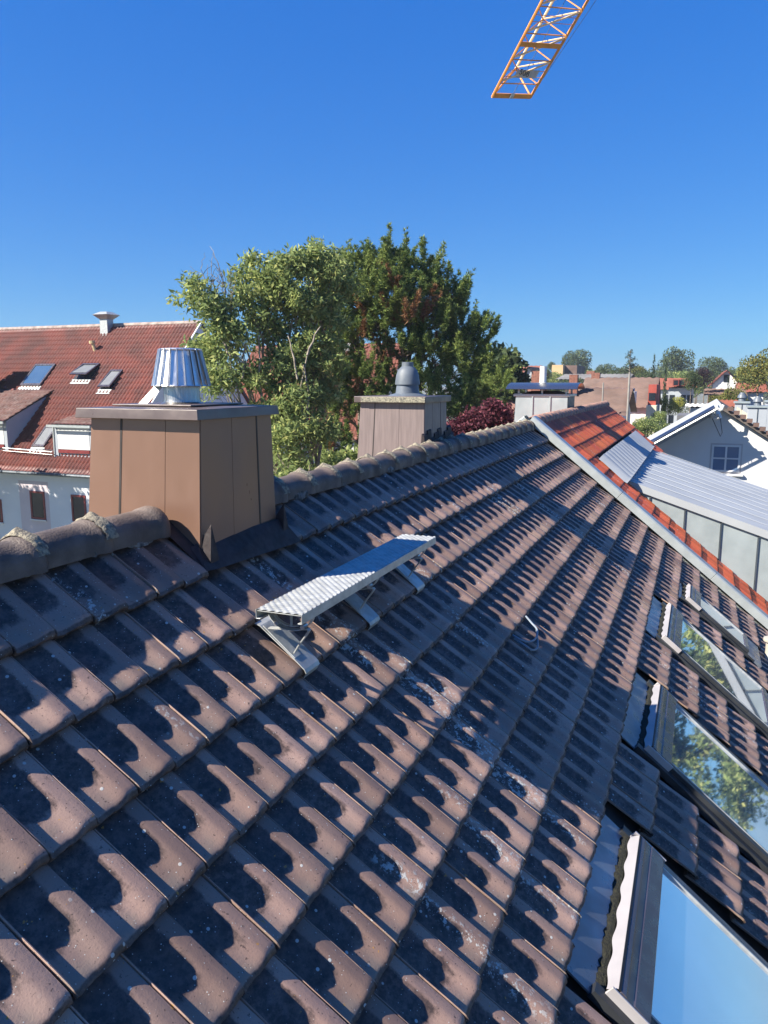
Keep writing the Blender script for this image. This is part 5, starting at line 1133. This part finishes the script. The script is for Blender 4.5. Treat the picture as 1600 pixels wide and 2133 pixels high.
def far_tree(kind, px, py_top, d, wpx, label, name='distant_tree', group=None, zb=-9.6, sq=1.0, cat='tree'):
    P = at(px, py_top, d); h = P[2]-zb; w = wpx*d/FPX/.80 if kind != 'c1' else wpx*d/FPX/.34
    o_ = empty(name, (P[0], P[1], zb)); tag(o_, label, cat, group)
    cr, tk = PR[kind]; a_ = link('crown', cr, o_); b_ = link('trunk', tk, o_); hz = h/ (.95 if kind != 'c1' else .96)
    if kind == 'c1': a_.scale = b_.scale = (w, w, hz)
    else:
        wz = w*1.05*sq; a_.scale = (w, w, wz); a_.location = (0, 0, h-.95*wz); b_.scale = (w, w, (h-.45*wz)/.5)
    a_.rotation_euler = (0, 0, random.uniform(0, 6))
    return o_
far_tree('r1', 1203, 727, 190, 64, 'large round distant tree standing alone above the ochre block')
far_tree('r2', 1410, 729, 170, 78, 'broad round distant tree, widest crown on the skyline')
far_tree('r1', 1487, 742, 165, 56, 'rounded distant tree right of the broadest skyline crown')
far_tree('c1', 1363, 748, 66, 20, 'tall slim dark conifer beside the red boarded wall')
far_tree('c1', 1388, 756, 70, 18, 'slim dark conifer in front of the orange red roof')
far_tree('p1', 1470, 768, 72, 44, 'dark purple copper beech before the grey apartments')
far_tree('r2', 1442, 775, 70, 44, 'dark green maple joined to the copper beech')
far_tree('b1', 1398, 828, 60, 40, 'bright yellow green small tree in the yard', name='yellow_tree')
far_tree('l1', 1352, 866, 40, 58, 'light green bush just beyond the orange roof', name='green_bush', cat='bush')
far_tree('y1', 1585, 738, 60, 90, 'large yellowing tree at the right edge above the white house', name='yellowing_tree')
far_tree('y1', 1640, 720, 55, 100, 'yellowing tree mostly outside the right edge', name='yellowing_tree')
far_tree('y1', 1530, 808, 52, 60, 'low yellow green tree behind the grey chimneys', name='yellowing_tree')
far_tree('y1', 1500, 822, 56, 44, 'reddish green shrubby tree before the brick house', name='yellowing_tree')
far_tree('c1', 1518, 795, 52, 18, 'thin small conifer before the brick house')
far_tree('l1', 1375, 855, 48, 34, 'dark green bush between the light bush and yellow tree', name='green_bush', cat='bush')
# the bare-looking spruce on the skyline
P = at(1314, 728, 120); sp_ = empty('sparse_spruce', (P[0], P[1], -9.6)); tag(sp_, 'sparse spruce with bare tiered branches on the skyline', 'tree')
m = MB(); H_ = P[2]+9.6; m.tube([(0, 0, 0), (0, 0, H_)], [.22, .04], 6); rr = random.Random(3)
tv, tf = [], []; r = np.random.default_rng(3); nb = 0
for k in range(46):
    z_ = H_-.25-k*.16; L__ = .25+k*.060+rr.random()*.3; a_ = rr.uniform(0, 6.28); e_ = (math.cos(a_)*L__, math.sin(a_)*L__, z_+L__*.28); m.tube([(0, 0, z_), e_], [.05, .02], 4)
    n = int(10+k*1.5); t_ = r.random(n)[:, None]; Pp = np.array([0, 0, z_])+(np.array(e_)-np.array([0, 0, z_]))*t_+r.normal(0, .06, (n, 3)); V, F = leaf_cards(Pp, np.tile([[0, 0, .3]], (n, 1)), .30, .3, r); tv.append(V); tf.append(F+nb); nb += len(V)
m.obj('trunk', M_BARK, sp_); link('crown', fast_mesh('crown', np.concatenate(tv), np.concatenate(tf), M_CONIF), sp_)
# belt of trees along the horizon and between the houses
rr = random.Random(12)
belt = []
for i in range(46):
    px = -350+i*52+rr.uniform(-18, 18); it = (px, 768+rr.uniform(-6, 10), rr.uniform(170, 280), rr.uniform(46, 80))
    if 1040 < px < 2050: belt.append(it)
for i in range(9): belt.append((1100+i*58+rr.uniform(-12, 12), 774+rr.uniform(-4, 6), rr.uniform(120, 160), rr.uniform(40, 60)))
for px, py, d, w in ((1135, 768, 120, 30), (1150, 755, 140, 20), (1120, 775, 90, 40), (1230, 775, 140, 50), (1262, 757, 150, 44), (1290, 765, 130, 50), (1330, 762, 120, 46), (1345, 772, 110, 44), (1250, 768, 160, 60), (1420, 770, 120, 70), (1455, 775, 130, 50), (1530, 770, 120, 40), (1555, 762, 100, 40), (1175, 790, 80, 36), (1205, 790, 85, 36), (1150, 795, 78, 40), (1420, 830, 75, 40), (1340, 835, 72, 30), (1480, 845, 62, 50), (1090, 780, 90, 30), (1500, 845, 54, 40), (1385, 880, 44, 40), (1330, 890, 40, 40)):
    belt.append((px, py, d, w))
marks = [(1070, 'the small bright red roof'), (1128, 'the flue pipe of the zinc chimney'), (1160, 'the ochre block'), (1190, 'the grey brown block'), (1235, 'the long grey hall'), (1275, 'the shorter thin pole'), (1314, 'the sparse spruce'), (1345, 'the red boarded wall'), (1383, 'the slim dark conifers'), (1415, 'the grey apartments'), (1470, 'the copper beech'), (1515, 'the white distant house'), (1565, 'the yellowing tree')]
seen_l = set()
for i, (px, py, d, w) in enumerate(belt):
    k = rr.choice(['r1', 'r2', 'r1', 'r2', 'y1', 'l1']) if d < 165 else rr.choice(['r1', 'r2'])
    if px > 1620: far_tree(k, px, py, d, w, 'distant green tree beyond the right edge of the view', name='background_tree', group='distant trees outside the right edge'); continue
    mk = min(marks, key=lambda m_: abs(m_[0]-px)); col_ = {'r1': 'green', 'r2': 'green', 'y1': 'yellowish', 'l1': 'light green'}[k]
    far_ = 'skyline' if d > 165 else ('distant' if d > 100 else 'nearer'); side = 'straight behind' if abs(px-mk[0]) < 9 else ('just left of' if px < mk[0] else 'just right of')
    for size_ in (('broad', 'wide spreading', 'bushy') if w > 48 else ('small', 'narrow', 'slight')):
        lab = size_+' '+col_+' '+far_+' tree '+side+' '+mk[1]
        if lab not in seen_l: break
    seen_l.add(lab); far_tree(k, px, py, d, w, lab, name='background_tree', group='trees in the distance')
# trees off to the right that the skylights mirror
broadleaf('mirrored_tree', 'tall leafy tree beyond the right edge, seen only mirrored in the skylights', 'tree', (35, -15, GZ_), [((35+dx, -15+dy, dz), (r_, r_, r_*.9)) for dx, dy, dz, r_ in ((0, 0, 1.2, 2.2), (0, 2.2, -.6, 1.8), (0, -2.4, .2, 2.0), (1, 1.0, -2.6, 2.4), (0, -1.6, -3.0, 2.4), (0, 3.4, -3.2, 1.6), (0, -4.0, -2.2, 1.5))], M_LEAF, M_BARK, 41, nleaf=22000, size=.26, aspect=.5, clump=.6, fill=.3)
far_tree('l1', 1700, 760, 60, 120, 'bushy tree just outside the right edge', name='side_tree')

# ================================================================ air
hz = MB(); hz.box((-310, -710, -10.7), (1410, 1110, 16.5)); ho = hz.obj('haze', None); tag(ho, kind='stuff')
hm = bpy.data.materials.new('haze'); hm.use_nodes = True; ht = hm.node_tree; ht.nodes.clear()
pv = ht.nodes.new('ShaderNodeVolumePrincipled'); pv.inputs['Color'].default_value = (.80, .88, 1.0, 1); pv.inputs['Density'].default_value = .00045; pv.inputs['Anisotropy'].default_value = .2
hmo = ht.nodes.new('ShaderNodeOutputMaterial'); ht.links.new(pv.outputs[0], hmo.inputs['Volume']); ho.data.materials.append(hm)
